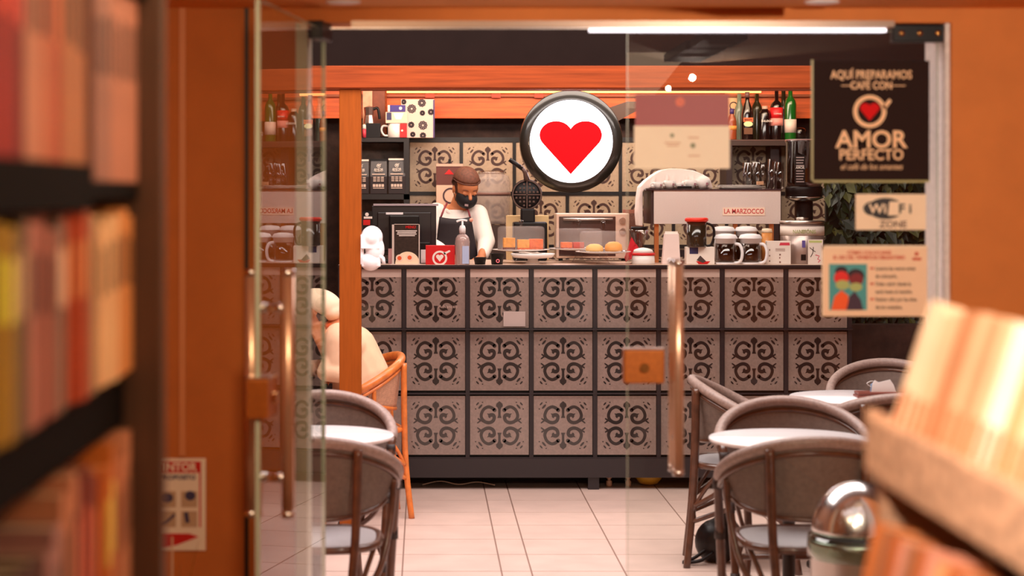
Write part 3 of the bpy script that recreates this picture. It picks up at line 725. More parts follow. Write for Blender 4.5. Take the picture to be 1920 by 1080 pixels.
b = B(); b.prism(circ(t.x(688), t.z(402), 3.5*t.k, 14), -.001, 0, 0); b.box(t.x(681), t.x(694), -.001, 0, t.z(422), t.z(412), 1); b.box(t.x(682), t.x(698), -.001, 0, t.z(410), t.z(406), 0); b.build('print', [PAPER, RED], t.o)

# menu holder
t = T('menu_holder', 'clear upright menu holder with a black card showing a plate of food', 'menu holder', 761, 10.76, CT)
B().box(t.x(735), t.x(787), .004, .006, 0, t.z(420)).build('menu_card', mat('menu_black', (44, 30, 24), .4, noise=.5, scale=60), t.o)
b = B(); b.box(t.x(735), t.x(739), -.002, .008, 0, t.z(420)); b.box(t.x(785), t.x(787), -.002, .008, 0, t.z(420)); b.box(t.x(735), t.x(787), -.002, .008, t.z(421), t.z(420)); b.box(t.x(732), t.x(790), -.03, .04, 0, .003)
b.build('acrylic_frame', mat('acrylic_pale', (214, 196, 186), .2), t.o)
k = t.k
b = B(); b.prism([(t.x(764)+23*k*math.cos(a), 1*k+23*k*math.sin(a)) for a in [PI*i/20 for i in range(21)]], .0005, .004, 0)
b.prism(circ(t.x(749), t.z(484), 7*k, 20), -.0005, .0005, 1); b.prism(circ(t.x(768), t.z(483), 7*k, 20), -.0005, .0005, 1)
b.prism(circ(t.x(749), t.z(484), 4*k, 16), -.001, -.0005, 2); b.prism(circ(t.x(768), t.z(483), 4*k, 16), -.001, -.0005, 2)
b.build('food_picture', [PEACH, mat('egg_white', (246, 214, 190), .5), mat('yolk', (232, 92, 40), .5)], t.o)
text('MENÚ', 7*k, SRED, t.o, (t.x(770), .003, t.z(426)), bold=.0003)
for i, s_ in enumerate(('Desayunos todo el día', 'huevos al gusto', 'pan y café recién hecho')): pass
b = B()
for i, (a_, c_) in enumerate(((742, 782), (745, 780), (744, 781), (748, 778))): b.box(t.x(a_), t.x(c_), .003, .004, t.z(433.6+3*i), t.z(432+3*i))
b.build('menu_lines', PAPER, t.o)
t = T('pink_card', 'pale pink card standing behind the menu holder', 'card', 733, 10.86, CT)
B().box(t.x(728), t.x(740), 0, .003, 0, t.z(466)).build('card', mat('pink_card', (232, 176, 178), .6), t.o)
t = T('card_terminal', 'small dark card terminal between the menu holder and the red box', 'card terminal', 794, 10.87, CT)
b = B(); b.box(t.x(786), t.x(806), 0, .06, .0, t.z(455)); b.build('body', BLKP, t.o, bevel=.003); B().box(t.x(789), t.x(798), -.002, 0, .004, t.z(468)).build('paper_roll', WPLAS, t.o)

t = T('red_box', 'bright red box with a white cup and heart emblem', 'box', 825, 10.74, CT)
carton(t, 798, 853, 460, .05, mat('box_red', (206, 14, 22), .4), name='box')
b = B(); cup_logo(b, t.x(824.5), t.z(484), 14*t.k, -.0012, 0); b.build('cup_emblem', PAPER, t.o)

t = T('hand_gel_bottle', 'clear pump bottle of hand gel with a white cap', 'bottle', 867, 10.74, CT); k = t.k
B().lathe([(0, 0), (13*k, 0), (13.5*k, .004), (13.5*k, 44*k), (12.5*k, 50*k), (9*k, 55*k), (5*k, 58*k), (5*k, 60*k)], n=32).build('bottle', mat('gel_clear', (214, 190, 186), .12, spec=.8, trans=.5), t.o)
B().box(-.5*k, 12*k, -13.9*k, -9*k, 2*k, 35*k).build('label', mat('gel_label', (176, 190, 222), .5), t.o)
B().lathe([(6*k, 59*k), (6.2*k, 68*k), (4.5*k, 73*k), (2*k, 74*k), (1.8*k, 82*k), (0, 82*k)], n=24).build('cap', WPLAS, t.o)
B().tube(smooth_path([(-11*k, 0, 80.5*k), (-5*k, 0, 83*k), (2*k, 0, 83.5*k), (9*k, 0, 82*k)]), [2.0*k]*25, 10).build('pump_nozzle', WPLAS, t.o)

def papercup(px, d, lab, w_=12, h=20, emb=True):
    t = T('takeaway_cup', lab, 'cup', px, d, CT); k = t.k
    B().lathe([(0, 0), (w_*.8*k, 0), (w_*k, h*k), (w_*1.06*k, (h+.6)*k), (w_*.96*k, (h+.6)*k), (w_*.78*k, 3*k), (0, 2*k)], n=28).build('cup', BLKP, t.o)
    if emb:
        b = B(); ring(b, 1*k, 7*k, 2*k, 3.6*k, -w_*.98*k, -w_*.84*k, 0, 16); b.build('emblem', mat('cup_pink', (236, 120, 130), .5), t.o)
papercup(900, 10.76, 'squat black cup beside the hand gel bottle', 12, 13, False)
papercup(932, 10.76, 'taller black cup with a round pink emblem by the cake dome', 13, 20)

def cake_stand(px, d, lab, w_, ztop, plate_z, dome_top, knob, dome_w, glassfoot=True, plate=WHITE):
    t = T('cake_stand', lab, 'cake stand', px, d, CT); k = t.k; pz = t.z(plate_z)
    B().lathe([(0, pz-.006), (w_*.5*k, pz-.004), (w_*k, pz+.006), (w_*k, pz+.009), (w_*.5*k, pz+.001), (0, pz)], n=48).build('plate', plate, t.o)
    B().lathe([(0, 0), (14*k, 0), (11*k, .01), (6*k, pz*.5), (8*k, pz-.008), (0, pz-.005)], n=24).build('foot', CLEAR if glassfoot else plate, t.o)
    dz = t.z(dome_top); r = dome_w*k
    dome = B().lathe([(r, pz+.008), (r, dz-.02), (r*.97, dz-.008), (r*.88, dz-.001), (.012, dz), (.0, dz)], n=48).build('glass_dome', DOMEG, t.o)
    dome.data.polygons[-1].select = False
    B().lathe([(r+.0015, pz+.006), (r+.0025, pz+.009), (r+.0015, pz+.012), (r-.001, pz+.012), (r-.001, pz+.006)], n=48).build('dome_rim', JAR, t.o)
    kz = t.z(knob); B().lathe([(.007, dz), (.006, dz+.006), (.014, dz+(kz-dz)*.6), (.012, kz-.004), (0, kz)], n=24).build('knob', JAR, dome)
    return t, pz
t, pz = cake_stand(977, 11.05, 'glass cake stand with orange cake slices under a straight-sided dome', 54, 0, 470, 424, 412, 44)
def cake(name, lab, px, w_, h, m, m2=None, grp=None, tt=None, pzz=0, y=0, rnd=False):
    c = empty(name, lab, 'cake', (tt.X+tt.x(px), tt.d+y, CT+pzz+.001), .2, grp); k = tt.k
    if rnd:
        b = B(); b.lathe([(0, 0), (w_*.42*k, 0), (w_*.5*k, h*.35*k), (w_*.44*k, h*.75*k), (w_*.25*k, h*k), (0, h*1.05*k)], n=24); b.build('bun', m, c)
    else:
        b = B(); hw = w_/2*k; b.prism([(-hw, -.02), (hw, -.03), (hw*.6, .04), (-hw*.8, .03)], h*.25*k, h*k, ax='z'); b.build('sponge', m, c, bevel=.003)
        b = B(); b.prism([(-hw, -.02), (hw, -.03), (hw*.6, .04), (-hw*.8, .03)], 0, h*.25*k-.0005, ax='z'); b.build('base_layer', m2 or m, c, bevel=.002)
CK1 = mat('cake_yellow', (240, 160, 60), .6, noise=.15, scale=60); CK2 = mat('cake_orange', (234, 110, 50), .6, noise=.2, scale=50); CKD = mat('cake_base', (120, 56, 44), .7)
cake('cake_slice', 'yellow cake slice with a dark base, leftmost under the straight dome', 953, 22, 24, CK1, CKD, None, t, pz, -.03)
cake('cake_slice', 'pale orange cake slice in the middle under the straight dome', 979, 22, 21, CK1, CK2, None, t, pz, -.05)
cake('cake_slice', 'deep orange cake slice, rightmost under the straight dome', 1003, 26, 22, CK2, CK2, None, t, pz, -.03)
t, pz = cake_stand(1085, 11.11, 'glass cake stand with red-topped pastries, behind the one with buns', 56, 0, 468, 428, 410, 44)
cake('pastry', 'red and orange pastry at the left under the rear dome', 1060, 20, 14, CK2, mat('pastry_red', (200, 50, 30), .5), None, t, pz, -.04)
cake('pastry', 'red and orange pastry, second from the left under the rear dome', 1082, 20, 14, MATS['pastry_red'], CK2, None, t, pz, -.05)
t, pz = cake_stand(1131, 10.82, 'front glass cake stand with round yellow buns under its dome', 52, 0, 474, 433, 413, 44)
BUN = mat('bun_yellow', (248, 196, 110), .5, noise=.06, scale=30)
cake('bun', 'pale round bun at the left under the front dome', 1114, 34, 16, BUN, None, None, t, pz, -.02, True)
cake('bun', 'golden round bun at the right under the front dome', 1150, 34, 20, mat('bun_gold', (240, 164, 66), .5, noise=.08), None, None, t, pz, -.01, True)

t = T('white_cake_plate', 'white footed porcelain plate holding crumpled white paper', 'cake stand', 999, 10.72+.12, CT); k = t.k
B().lathe([(0, 0), (20*k, 0), (14*k, .004), (9*k, 8*k), (12*k, 10*k), (36*k, 12*k), (42*k, 19*k), (40*k, 20*k), (34*k, 15*k), (0, 13*k)], n=48).build('plate', WHITE, t.o)
b = B(); random.seed(3); n = 14; vs = [(math.cos(2*PI*i/n)*30*k*(.8+.3*random.random()), math.sin(2*PI*i/n)*30*k*(.8+.3*random.random()), 20*k+random.uniform(-2, 4)*k) for i in range(n)]+[(0, 0, 15.5*k)]
b.add(vs, [(i, (i+1) % n, n) for i in range(n)]); pp = b.build('crumpled_paper', PAPER, t.o); sm = pp.modifiers.new('s', 'SOLIDIFY'); sm.thickness = .001

# toaster oven
t = T('toaster_oven', 'cream-framed toaster oven with dark glass door behind the cake stands', 'oven', 1111, 11.345, CT)
b = B(); b.box(t.x(1043), t.x(1180), .0, .20, .015, t.z(400)); b.build('body', mat('oven_cream', (226, 196, 176), .35, .2), t.o, bevel=.006)
B().box(t.x(1048), t.x(1154), -.006, 0, .03, t.z(406)).build('door_glass', mat('oven_dark', (70, 44, 40), .15), t.o)
B().tube([(t.x(1055), -.03, t.z(411)), (t.x(1148), -.03, t.z(411))], .008, 12).build('door_handle', STEEL, t.o)
for zz, dial in ((414, 'upper'), (434, 'lower')):
    b = B(); b.tube([(t.x(1167), 0, t.z(zz)), (t.x(1167), -.018, t.z(zz))], .019, 20); b.build('knob', STEEL, t.o)
b = B()
for px in (1052, 1170): b.box(t.x(px)-.012, t.x(px)+.012, .03, .05, 0, .015)
b.build('feet', BLKP, t.o)
t = T('notice_frame', 'small brown framed card behind the oven beside the towel', 'card', 1190, 11.62, CT)
B().box(t.x(1168), t.x(1205), 0, .01, 0, t.z(393)).build('frame', mat('frame_rose', (190, 120, 100), .5), t.o)
B().box(t.x(1173), t.x(1200), -.001, 0, .01, t.z(400)).build('card', mat('card_brown', (140, 92, 78), .6, noise=.3, scale=90), t.o)

# waffle iron with its lid up
t = T('waffle_iron', 'open black waffle iron with round gridded plate and raised handle', 'waffle iron', 988, 11.42, CT); k = t.k
b = B(); b.lathe([(0, 0), (28*k, 0), (29*k, .006), (28*k, .02), (0, .03)], n=48); b.v = [(x_, z_, y_+t.z(365)) for x_, y_, z_ in b.v]; b.build('plate_back', BLKP, t.o)
GR = mat('grid_iron', (92, 72, 66), .4, .4)
b = B(); ring(b, 0, t.z(365), 25.5*k, 28*k, -.006, 0); b.box(-.003, .003, -.006, 0, t.z(391), t.z(339)); b.box(-25*k, 25*k, -.006, 0, t.z(366), t.z(364)); b.build('rim_and_cross', GR, t.o)
b = B()
for i in range(-3, 4):
    for j in range(-3, 4):
        if i == 0 or j == 0: continue
        x_ = (i-.5*(1 if i > 0 else -1)+.25*(1 if i > 0 else -1))*7.2*k; z_ = (j-.25*(1 if j > 0 else -1))*7.2*k
        if math.hypot(x_, z_) < 23*k: b.prism([(x_-2*k, z_-2*k), (x_+2*k, z_-2*k), (x_+1.5*k, z_+1.5*k), (x_-1.5*k, z_+1.5*k)], -.005, 0)
b.v = [(x_, y_, z_+t.z(365)) for x_, y_, z_ in b.v]; b.build('grid_studs', GR, t.o)
B().tube([(t.x(988), 0, t.z(338)), (t.x(984), -.01, t.z(322)), (t.x(976), -.01, t.z(312))], [.018, .012, .012], 12).build('hinge_arm', GR, t.o)
B().tube([(t.x(979), -.01, t.z(316)), (t.x(955), -.01, t.z(299))], .013, 12).build('handle', BLKP, t.o)
b = B(); b.box(t.x(976), t.x(1003), -.03, .05, t.z(418), t.z(391)); b.build('hinge_block', BLKP, t.o, bevel=.01)
b = B(); b.box(t.x(962), t.x(1025), -.06, .1, .0, t.z(416)); b.build('base', BLKP, t.o, bevel=.01)
t = T('yellow_box', 'pale yellow box standing behind the waffle iron', 'box', 1016, 11.58, CT)
carton(t, 950, 1029, 404, .1, mat('box_pale_yellow', (236, 204, 150), .6))

# big glass drinks dispenser
t = T('drinks_dispenser', 'tall ribbed clear glass drinks jar behind the barista shoulder', 'jar', 922, 12.5, .92); k = t.k
B().box(t.x(893), t.x(958), -.12, .12, 0, t.z(422)).build('stand', mat('jar_stand', (70, 50, 44), .5), t.o)
B().lathe([(0, t.z(420)), (30*k, t.z(420)), (33*k, t.z(412)), (35*k, t.z(370)), (35*k, t.z(340)), (32*k, t.z(330)), (24*k, t.z(326)), (23*k, t.z(323)), (0, t.z(321))], n=40, sy=.75).build('jar_body', MILK, t.o)
B().lathe([(35.4*k, t.z(367)), (35.6*k, t.z(363)), (35.6*k, t.z(361)), (34*k, t.z(361)), (34*k, t.z(367))], n=40, sy=.75).build('band', mat('band_mauve', (136, 100, 92), .3), t.o)
B().lathe([(24*k, t.z(327)), (26*k, t.z(325)), (24*k, t.z(321)), (6*k, t.z(320)), (0, t.z(319))], n=32, sy=.75).build('lid', JAR, t.o)

# boxed machine behind the barista
t = T('brown_carton', 'brown and cream carton with a red triangle behind the barista', 'box', 843, 12.45, .92)
carton(t, 818, 869, 347, .2, mat('carton_cream', (222, 184, 160), .6), name='lower_panel')
B().box(t.x(818), t.x(869), 0, .2, t.z(347)+.001, t.z(312)).build('upper_panel', mat('carton_brown', (104, 52, 44), .5), t.o)
B().box(t.x(818), t.x(868), -.004, .2, t.z(312), t.z(307)).build('top_edge', mat('carton_edge', (210, 170, 150), .5), t.o)
B().prism([(t.x(833), t.z(327)), (t.x(851), t.z(327)), (t.x(842), t.z(317))], -.002, 0).build('red_triangle', RED, t.o)
b = B(); ring(b, t.x(845), t.z(367), 12*t.k, 15*t.k, -.002, 0); b.build('ring_print', mat('print_plum', (70, 40, 50), .5), t.o)
t = T('black_clip', 'small black clip standing on the brown carton', 'clip', 843, 12.5, HC-(307-VY)*12.45/F)
B().box(-.008, .008, -.01, .01, 0, .03).build('clip', BLKP, t.o)

t = T('back_counter', 'low dark back counter below the tiled splashback', 'counter', 1100, 12.3, 0)
B().box(t.x(660), t.x(1560), .0, .485, 0, .90).build('cabinet', BLACK, t.o); B().box(t.x(660), t.x(1560), -.02, .485, .90, .92).build('top', STEELD, t.o)

# espresso machine
t = T('espresso_machine', 'wide brushed steel espresso machine with a name badge', 'espresso machine', 1337, 11.06, CT); k = t.k
b = B(); b.box(t.x(1226), t.x(1464), 0, .012, t.z(420), t.z(356)); b.build('back_panel', mat('machine_steel', (236, 222, 216), .45, .35, noise=.05, scale=200), t.o, bevel=.002)
b = B(); b.box(t.x(1222), t.x(1464), .012, .42, t.z(420), t.z(357)); b.build('body', mat('machine_dark', (60, 44, 44), .35), t.o)
b = B(); b.box(t.x(1211), t.x(1466), -.01, .43, t.z(357), t.z(354.5)); b.build('top_tray', mat('tray_dark', (66, 48, 54), .3, .6), t.o, bevel=.001)
for px in (1232, 1300, 1380, 1448):
    b = B(); b.box(t.x(px)-.012, t.x(px)+.012, .02, .05, 0, t.z(420)); b.build('leg', mat('leg_copper', (206, 130, 80), .3, .7), t.o)
b = B(); b.box(t.x(1226), t.x(1464), .06, .42, 0.03, .07); b.build('drip_tray', STEELD, t.o)
B().box(t.x(1355), t.x(1434), -.004, 0, t.z(404), t.z(389)).build('badge', mat('badge_cream', (250, 222, 200), .4), t.o)
text('LA MARZOCCO', 12.5*k, mat('badge_red', (206, 60, 66), .4), t.o, (t.x(1394.5), -.0046, t.z(396.5)), bold=.0004, sx=.84)
# towel, cups, plates on top
ZM = HC-(354.5-VY)*11.06/F
t = T('white_towel', 'white towel draped over the cups and left end of the espresso machine', 'towel', 1270, 11.05, ZM); k = t.k
tp_ = [(1206, 424, 0), (1202, 400, 0), (1203, 370, 0), (1206, 352, 0), (1216, 341, .0), (1232, 330, .02), (1246, 318, .04), (1262, 315, .05), (1290, 316, .05), (1306, 319, .05), (1322, 326, .05), (1334, 336, .05), (1341, 343, .04)]
tw = [(1202, 424), (1200, 400), (1202, 370), (1205, 350), (1216, 338), (1232, 326), (1246, 318), (1262, 315), (1284, 316), (1306, 319), (1325, 327), (1338, 338), (1342, 350), (1342, 354), (1215, 354), (1210, 358), (1209.5, 424)]
b = B(); b.prism([(t.x(a), t.z(c) if a > 1210.5 and c < 355 else t.z(c)) for a, c in tw], .11, .30)
for i in range(9): b.tube([(t.x(1226+13*i), .10+.012*(i % 2), .004), (t.x(1232+12*i), .11+.008*((i+1) % 3), t.z(326+3*((i*5) % 3)+(4 if i in (0, 8) else 0)))], [.016, .011], 10)
b.ell((t.x(1322), .12, t.z(340)), (.05, .035, .035), 16, 10)
o = skin0(b, 'cloth', mat('towel_white', (250, 228, 220), .85), t.o)
def teacup(px, pyb, r, lab, tip=0, col=WHITE, y=.12, grp=None):
    t2 = T('teacup', lab, 'cup', px, 11.06+y, ZM, grp); k = t2.k; zb = max(0, t2.z(pyb)-.0)
    t2.o.location.z = ZM+zb+.001
    B().lathe([(0, 0), (r*.5*k, 0), (r*.85*k, r*.6*k), (r*k, r*1.25*k), (r*.95*k, r*1.25*k), (r*.5*k, .006), (0, .004)], n=28).build('bowl', col, t2.o)
    B().tube(smooth_path([(-r*.8*k, 0, r*1.0*k), (-r*1.3*k, 0, r*.9*k), (-r*1.3*k, 0, r*.5*k), (-r*.7*k, 0, r*.4*k)]), .0035, 8).build('handle', col, t2.o)
    B().box(r*.3*k, r*.6*k, -r*.86*k, -r*.7*k, r*.5*k, r*.8*k).build('crest', mat('crest_mauve', (150, 100, 110), .5), t2.o)
    return t2
teacup(1234, 354, 10, 'small white cup leftmost under the towel on the espresso machine', y=.025)
teacup(1256, 354, 12, 'white cup second from the left under the towel', y=.04)
teacup(1296, 354, 13, 'white cup in the middle under the towel', y=.05)
teacup(1274, 354, 9, 'smaller white cup between the left and middle ones under the towel', y=.045)
teacup(1318, 354, 14, 'large white bowl-shaped cup at the right end under the towel', y=.04)
t = T('black_tray', 'small black tray in front of the white cups on the espresso machine', 'tray', 1284, 11.055, ZM)
B().box(t.x(1271), t.x(1297), 0, .025, 0.001, t.z(349)).build('tray', BLKP, t.o, bevel=.002)
for i, (px, r) in enumerate(((1386, 50), (1388, 47), (1383, 42))):
    t = T('white_plate', ('bottom', 'middle', 'top')[i]+' white plate of the stack on the espresso machine', 'plate', px, 11.26, ZM+.001+.0075*i, 'stacked white plates'); k = t.k
    B().lathe([(0, 0), (r*.6*k, 0), (r*k, .006), (r*k, .0072), (r*.6*k, .003), (0, .0025)], n=48).build('plate', WHITE, t.o)
t = T('wooden_block', 'small wooden block on the stacked plates', 'block', 1426, 11.24, ZM+.0245)
B().box(t.x(1420), t.x(1432), 0, .03, 0, .02).build('block', mat('block_wood', (190, 140, 104), .6), t.o)
t.o.location.z = ZM+.026
random.seed(11); gi = 0
for row, y_ in enumerate((.20, .29)):
    for px in ((1409, 1425, 1441, 1457) if row == 0 else (1402, 1417, 1433, 1449)):
        t = T('tumbler', 'upturned clear tumbler on the right end of the espresso machine', 'glass', px, 11.06+y_+.06, ZM+.001+(0 if px > 1437 else .024), 'clear tumblers on the espresso machine'); k = t.k; h = random.uniform(44, 56)
        if px <= 1437: t.o.location.z = ZM+.001; t.o.location.y = 11.46+.0*row; 
        t.o.location.y = 11.06+(.16 if px > 1437 else .33)+.075*row*(1 if px > 1437 else .0); t.o.location.x += 0 if row == 0 or px > 1437 else 0
        if row == 1 and px <= 1437: t.o.location.y = 11.06+.40
        B().lathe([(7.6*k, 0), (6.4*k, h*k), (0, h*k), (0, h*k-.006), (5.8*k, h*k-.006), (7.0*k, 0)], n=20).build('glass', JAR, t.o)

# grinder with its tall clear hopper
t = T('coffee_grinder', 'tall coffee grinder with a clear hopper behind the steel canister', 'grinder', 1507, 11.3, CT); k = t.k
B().lathe([(32*k, t.z(352)), (33*k, t.z(340)), (33*k, t.z(268)), (35*k, t.z(266)), (35*k, t.z(264)), (31*k, t.z(264)), (31*k, t.z(340)), (0, t.z(352))], n=40).build('hopper', FILM, t.o)
B().lathe([(35*k, t.z(264)), (34*k, t.z(261.5)), (0, t.z(261))], n=40).build('hopper_lid', mat('lid_mauve', (150, 110, 104), .3), t.o)
B().lathe([(34*k, t.z(371)), (35*k, t.z(352)), (34*k, t.z(350)), (0, t.z(350))], n=40).build('collar', BLKP, t.o)
B().lathe([(20*k, t.z(378)), (36*k, t.z(371)), (37*k, t.z(369)), (0, t.z(369))], n=40).build('funnel_ring', CHROME, t.o)
B().lathe([(0, 0), (24*k, 0), (24*k, .02), (17*k, .05), (17*k, t.z(378)), (0, t.z(378))], n=32).build('column', BLKP, t.o)
B().box(t.x(1484), t.x(1503), -.108, -.104, t.z(348), t.z(292)).build('label', BLKP, t.o)
text('AMOR', 7*k, PAPER, t.o, (t.x(1493.5), -.109, t.z(315)), bold=.0003, sx=.8)
b = B()
for i in range(10):
    if i in (4,): continue
    b.box(t.x(1486), t.x(1501-(i % 3)), -.109, -.108, t.z(295+5*i+2), t.z(295+5*i))
b.build('label_lines', mat('label_grey', (170, 150, 146), .6), t.o)
# steel canister with labels
t = T('steel_canister', 'large brushed steel canister with a white name band', 'canister', 1504, 10.94, CT); k = t.k
B().lathe([(0, 0), (40*k, 0), (40.5*k, .003), (40.5*k, t.z(420)), (0, t.z(420))], n=56).build('drum', mat('canister_steel', (176, 158, 152), .35, .7), t.o)
B().lathe([(40*k, t.z(420)), (42*k, t.z(419)), (42*k, t.z(415)), (40*k, t.z(413.5)), (0, t.z(413))], n=56).build('lid', STEEL, t.o)
B().lathe([(11*k, t.z(413)), (12*k, t.z(408)), (0, t.z(407))], n=24).build('lid_knob', STEEL, t.o)
B().lathe([(40.7*k, t.z(441)), (41*k, t.z(441)), (41*k, t.z(424)), (40.7*k, t.z(424))], n=56).build('name_band', PAPER, t.o)
text('NANEFÓNIS', 10*k, mat('ink_green', (166, 172, 110), .6), t.o, (t.x(1500), -41.8*k, t.z(434)), bold=.0003, sx=.78)
b = B(); b.box(t.x(1496), t.x(1502), -41*k, -40*k, t.z(463), t.z(450), 0); b.box(t.x(1494), t.x(1503), -41.2*k, -40*k, t.z(487), t.z(476), 1); b.build('marks', [mat('mark_violet', (96, 84, 160), .5), BLKP], t.o)
t = T('care_card', 'white card with a dark hand sketch at the right end of the counter', 'card', 1529, 10.78, CT)
B().box(t.x(1515), t.x(1543), .0, .003, 0, t.z(449)).build('card', PAPER, t.o)
b = B(); k = t.k; b.box(t.x(1517), t.x(1541), -.001, 0, t.z(455), t.z(451), 0)
b.stroke([(t.x(1518), t.z(464)), (t.x(1525), t.z(470)), (t.x(1529), t.z(472))], [1.2*k]*3, -.001, 0, 1); b.stroke([(t.x(1525), t.z(463)), (t.x(1524), t.z(474)), (t.x(1520), t.z(482))], [1.2*k]*3, -.001, 0, 1)
b.stroke([(t.x(1529), t.z(478)), (t.x(1536), t.z(480)), (t.x(1533), t.z(486)), (t.x(1538), t.z(488)), (t.x(1534), t.z(492))], [1.6*k]*5, -.001, 0, 2)
b.build('sketch', [mat('lime', (196, 206, 130), .6), INKB, mat('rose', (216, 90, 110), .6)], t.o)
t = T('white_carton', 'white carton with a red pill-shaped mark beside the steel canister', 'carton', 1460, 10.78, CT); k = t.k
carton(t, 1438, 1483, 452, .05, PAPER)
B().prism([(t.x(1461), t.z(460)), (t.x(1463), t.z(455)), (t.x(1480), t.z(455)), (t.x(1481), t.z(460))], -.001, 0).build('red_mark', mat('pill_red', (214, 60, 84), .5), t.o)
b = B()
for px, py, w_ in ((1461, 476, 3), (1461, 482, 2), (1461, 490, 3), (1442, 467, 2), (1442, 478, 2), (1442, 488, 2)): b.box(t.x(px), t.x(px+w_), -.001, 0, t.z(py+3), t.z(py))
for py in (466, 468, 470): b.box(t.x(1454), t.x(1472), -.001, 0, t.z(py+.6), t.z(py))
b.build('print', mat('print_brown', (130, 96, 86), .6), t.o)
t = T('honey_jar', 'small honey-coloured jar with a cream top behind the french presses', 'jar', 1438, 10.92, CT); k = t.k
B().lathe([(0, 0), (10*k, 0), (10*k, t.z(436)), (0, t.z(436))], n=24).build('jar', mat('jar_honey', (214, 140, 72), .4), t.o)
B().lathe([(10.5*k, t.z(436)), (9*k, t.z(429)), (0, t.z(428))], n=24).build('top', mat('jar_cream', (244, 220, 190), .5), t.o)

def french_press(px, d, lab, lidtop, hnd=1, grp='french presses with white lids'):
    t = T('french_press', lab, 'coffee press', px, d, CT, grp, -.5); k = t.k; zl = t.z(lidtop+18)
    B().lathe([(19*k, .012), (19.5*k, .02), (19.5*k, zl), (18.5*k, zl), (18.5*k, .022), (0, .02)], n=36).build('glass_beaker', JAR, t.o)
    B().lathe([(0, 0), (19*k, 0), (19*k, .010), (0, .012)], n=36).build('base', WPLAS, t.o)
    B().lathe([(0, .021), (17.5*k, .021), (17.5*k, zl-.03), (0, zl-.03)], n=30).build('coffee', mat('coffee_brown', (92, 44, 24), .2), t.o)
    B().lathe([(19*k, zl-.002), (19.5*k, zl+8*k), (22*k, zl+8.5*k), (22*k, zl+10*k), (18*k, zl+16*k), (8*k, zl+18*k), (0, zl+18*k)], n=36).build('lid', WPLAS, t.o)
    B().tube([(19*k, 0, zl-1*k), (29*k, 0, zl-3*k), (35*k, 0, zl-15*k), (35*k, 0, zl-28*k), (29*k, 0, .012), (18*k, 0, .006)] if hnd < 0 else smooth_path([(18*k, 0, zl-1*k), (27*k, 0, zl-3*k), (32*k, 0, zl-14*k), (31*k, 0, zl-28*k), (26*k, 0, .012), (16*k, 0, .006)]), 3.0*k, 12).build('handle', WPLAS, t.o)
    return t
french_press(1361, 10.80, 'front french press with white lid, left of the pair', 438)
french_press(1407, 10.80, 'front french press with white lid, right of the pair', 438)
french_press(1357, 10.98, 'rear french press with white lid, left of the pair', 424).o.rotation_euler.z = -2.2
french_press(1399, 10.98, 'rear french press with white lid, right of the pair', 424).o.rotation_euler.z = 1.6
t = T('press_box', 'white box with a picture of a brewer in a red dish', 'box', 1313, 10.79, CT); k = t.k
carton(t, 1287, 1340, 463, .08, PAPER)
b = B(); b.box(t.x(1293), t.x(1309), -.001, 0, t.z(476), t.z(464), 0)
b.prism([(t.x(1305), t.z(490)), (t.x(1332), t.z(490)), (t.x(1326), t.z(498)), (t.x(1310), t.z(498))], -.001, 0, 1)
b.prism([(t.x(1306), t.z(488)), (t.x(1313), t.z(479)), (t.x(1324), t.z(490)), (t.x(1318), t.z(493))], -.0014, 0, 2)
b.v = [(x_, y_, max(z_, .001)) for x_, y_, z_ in b.v]
b.build('print', [mat('print_blue', (52, 52, 96), .5), RED, mat('print_dark', (70, 56, 54), .5)], t.o)
t = T('coffee_canister', 'dark coffee-filled glass canister with a bright red lid on the white box', 'canister', 1306, 10.81, HC-(463-VY)*10.79/F+.001); k = t.k
B().lathe([(0, 0), (18*k, 0), (18.5*k, .004), (18.5*k, t.z(416)), (0, t.z(416))], n=40).build('jar', mat('jar_dark', (44, 34, 22), .15, coat=.5), t.o)
B().lathe([(19*k, t.z(416)), (22*k, t.z(414)), (22*k, t.z(410)), (19*k, t.z(408)), (0, t.z(408))], n=40).build('lid', mat('lid_red', (236, 50, 30), .35), t.o)
B().tube(smooth_path([(17*k, 0, t.z(418)), (30*k, 0, t.z(424)), (33*k, 0, t.z(440)), (28*k, 0, t.z(458)), (19*k, 0, t.z(461))]), 2.4*k, 10).build('handle', BLKP, t.o)
t = T('gable_carton', 'tall white gabled carton in front of the espresso machine', 'carton', 1259, 10.79, CT); k = t.k
B().prism([(t.x(1242), 0), (t.x(1276), 0), (t.x(1273), t.z(438)), (t.x(1247), t.z(438))], 0, .06).build('carton', mat('carton_rosy', (244, 222, 216), .5), t.o, bevel=.002)
B().box(t.x(1248), t.x(1272), .025, .032, t.z(438), t.z(434)).build('top_fold', PAPER, t.o)
t = T('sugar_pot', 'squat white pot with a red rim and white cap', 'pot', 1206, 10.80, CT); k = t.k
B().lathe([(0, 0), (21*k, 0), (22*k, .004), (21*k, t.z(478)), (0, t.z(478))], n=36).build('pot', WHITE, t.o)
B().lathe([(21.5*k, t.z(479)), (23*k, t.z(477)), (22*k, t.z(474)), (0, t.z(474))], n=36).build('red_rim', RED, t.o)
B().lathe([(20*k, t.z(474)), (17*k, t.z(468)), (8*k, t.z(465)), (0, t.z(464))], n=36).build('cap', WHITE, t.o)
t = T('red_napkin', 'crumpled red cloth behind the white pot', 'cloth', 1190, 10.93, CT); k = t.k
b = B(); n = 12; random.seed(9); vs = [(math.cos(2*PI*i/n)*20*k, math.sin(2*PI*i/n)*.05, .004+random.uniform(0, 14)*k) for i in range(n)]+[(-6*k, 0, t.z(444)), (4*k, .01, t.z(458))]
b.add(vs, [(i, (i+1) % n, n if i < 7 else n+1) for i in range(n)]+[(7, n, n+1), (0, n+1, n)]); b.build('cloth', mat('napkin_red', (206, 26, 44), .7), t.o, sub=1)
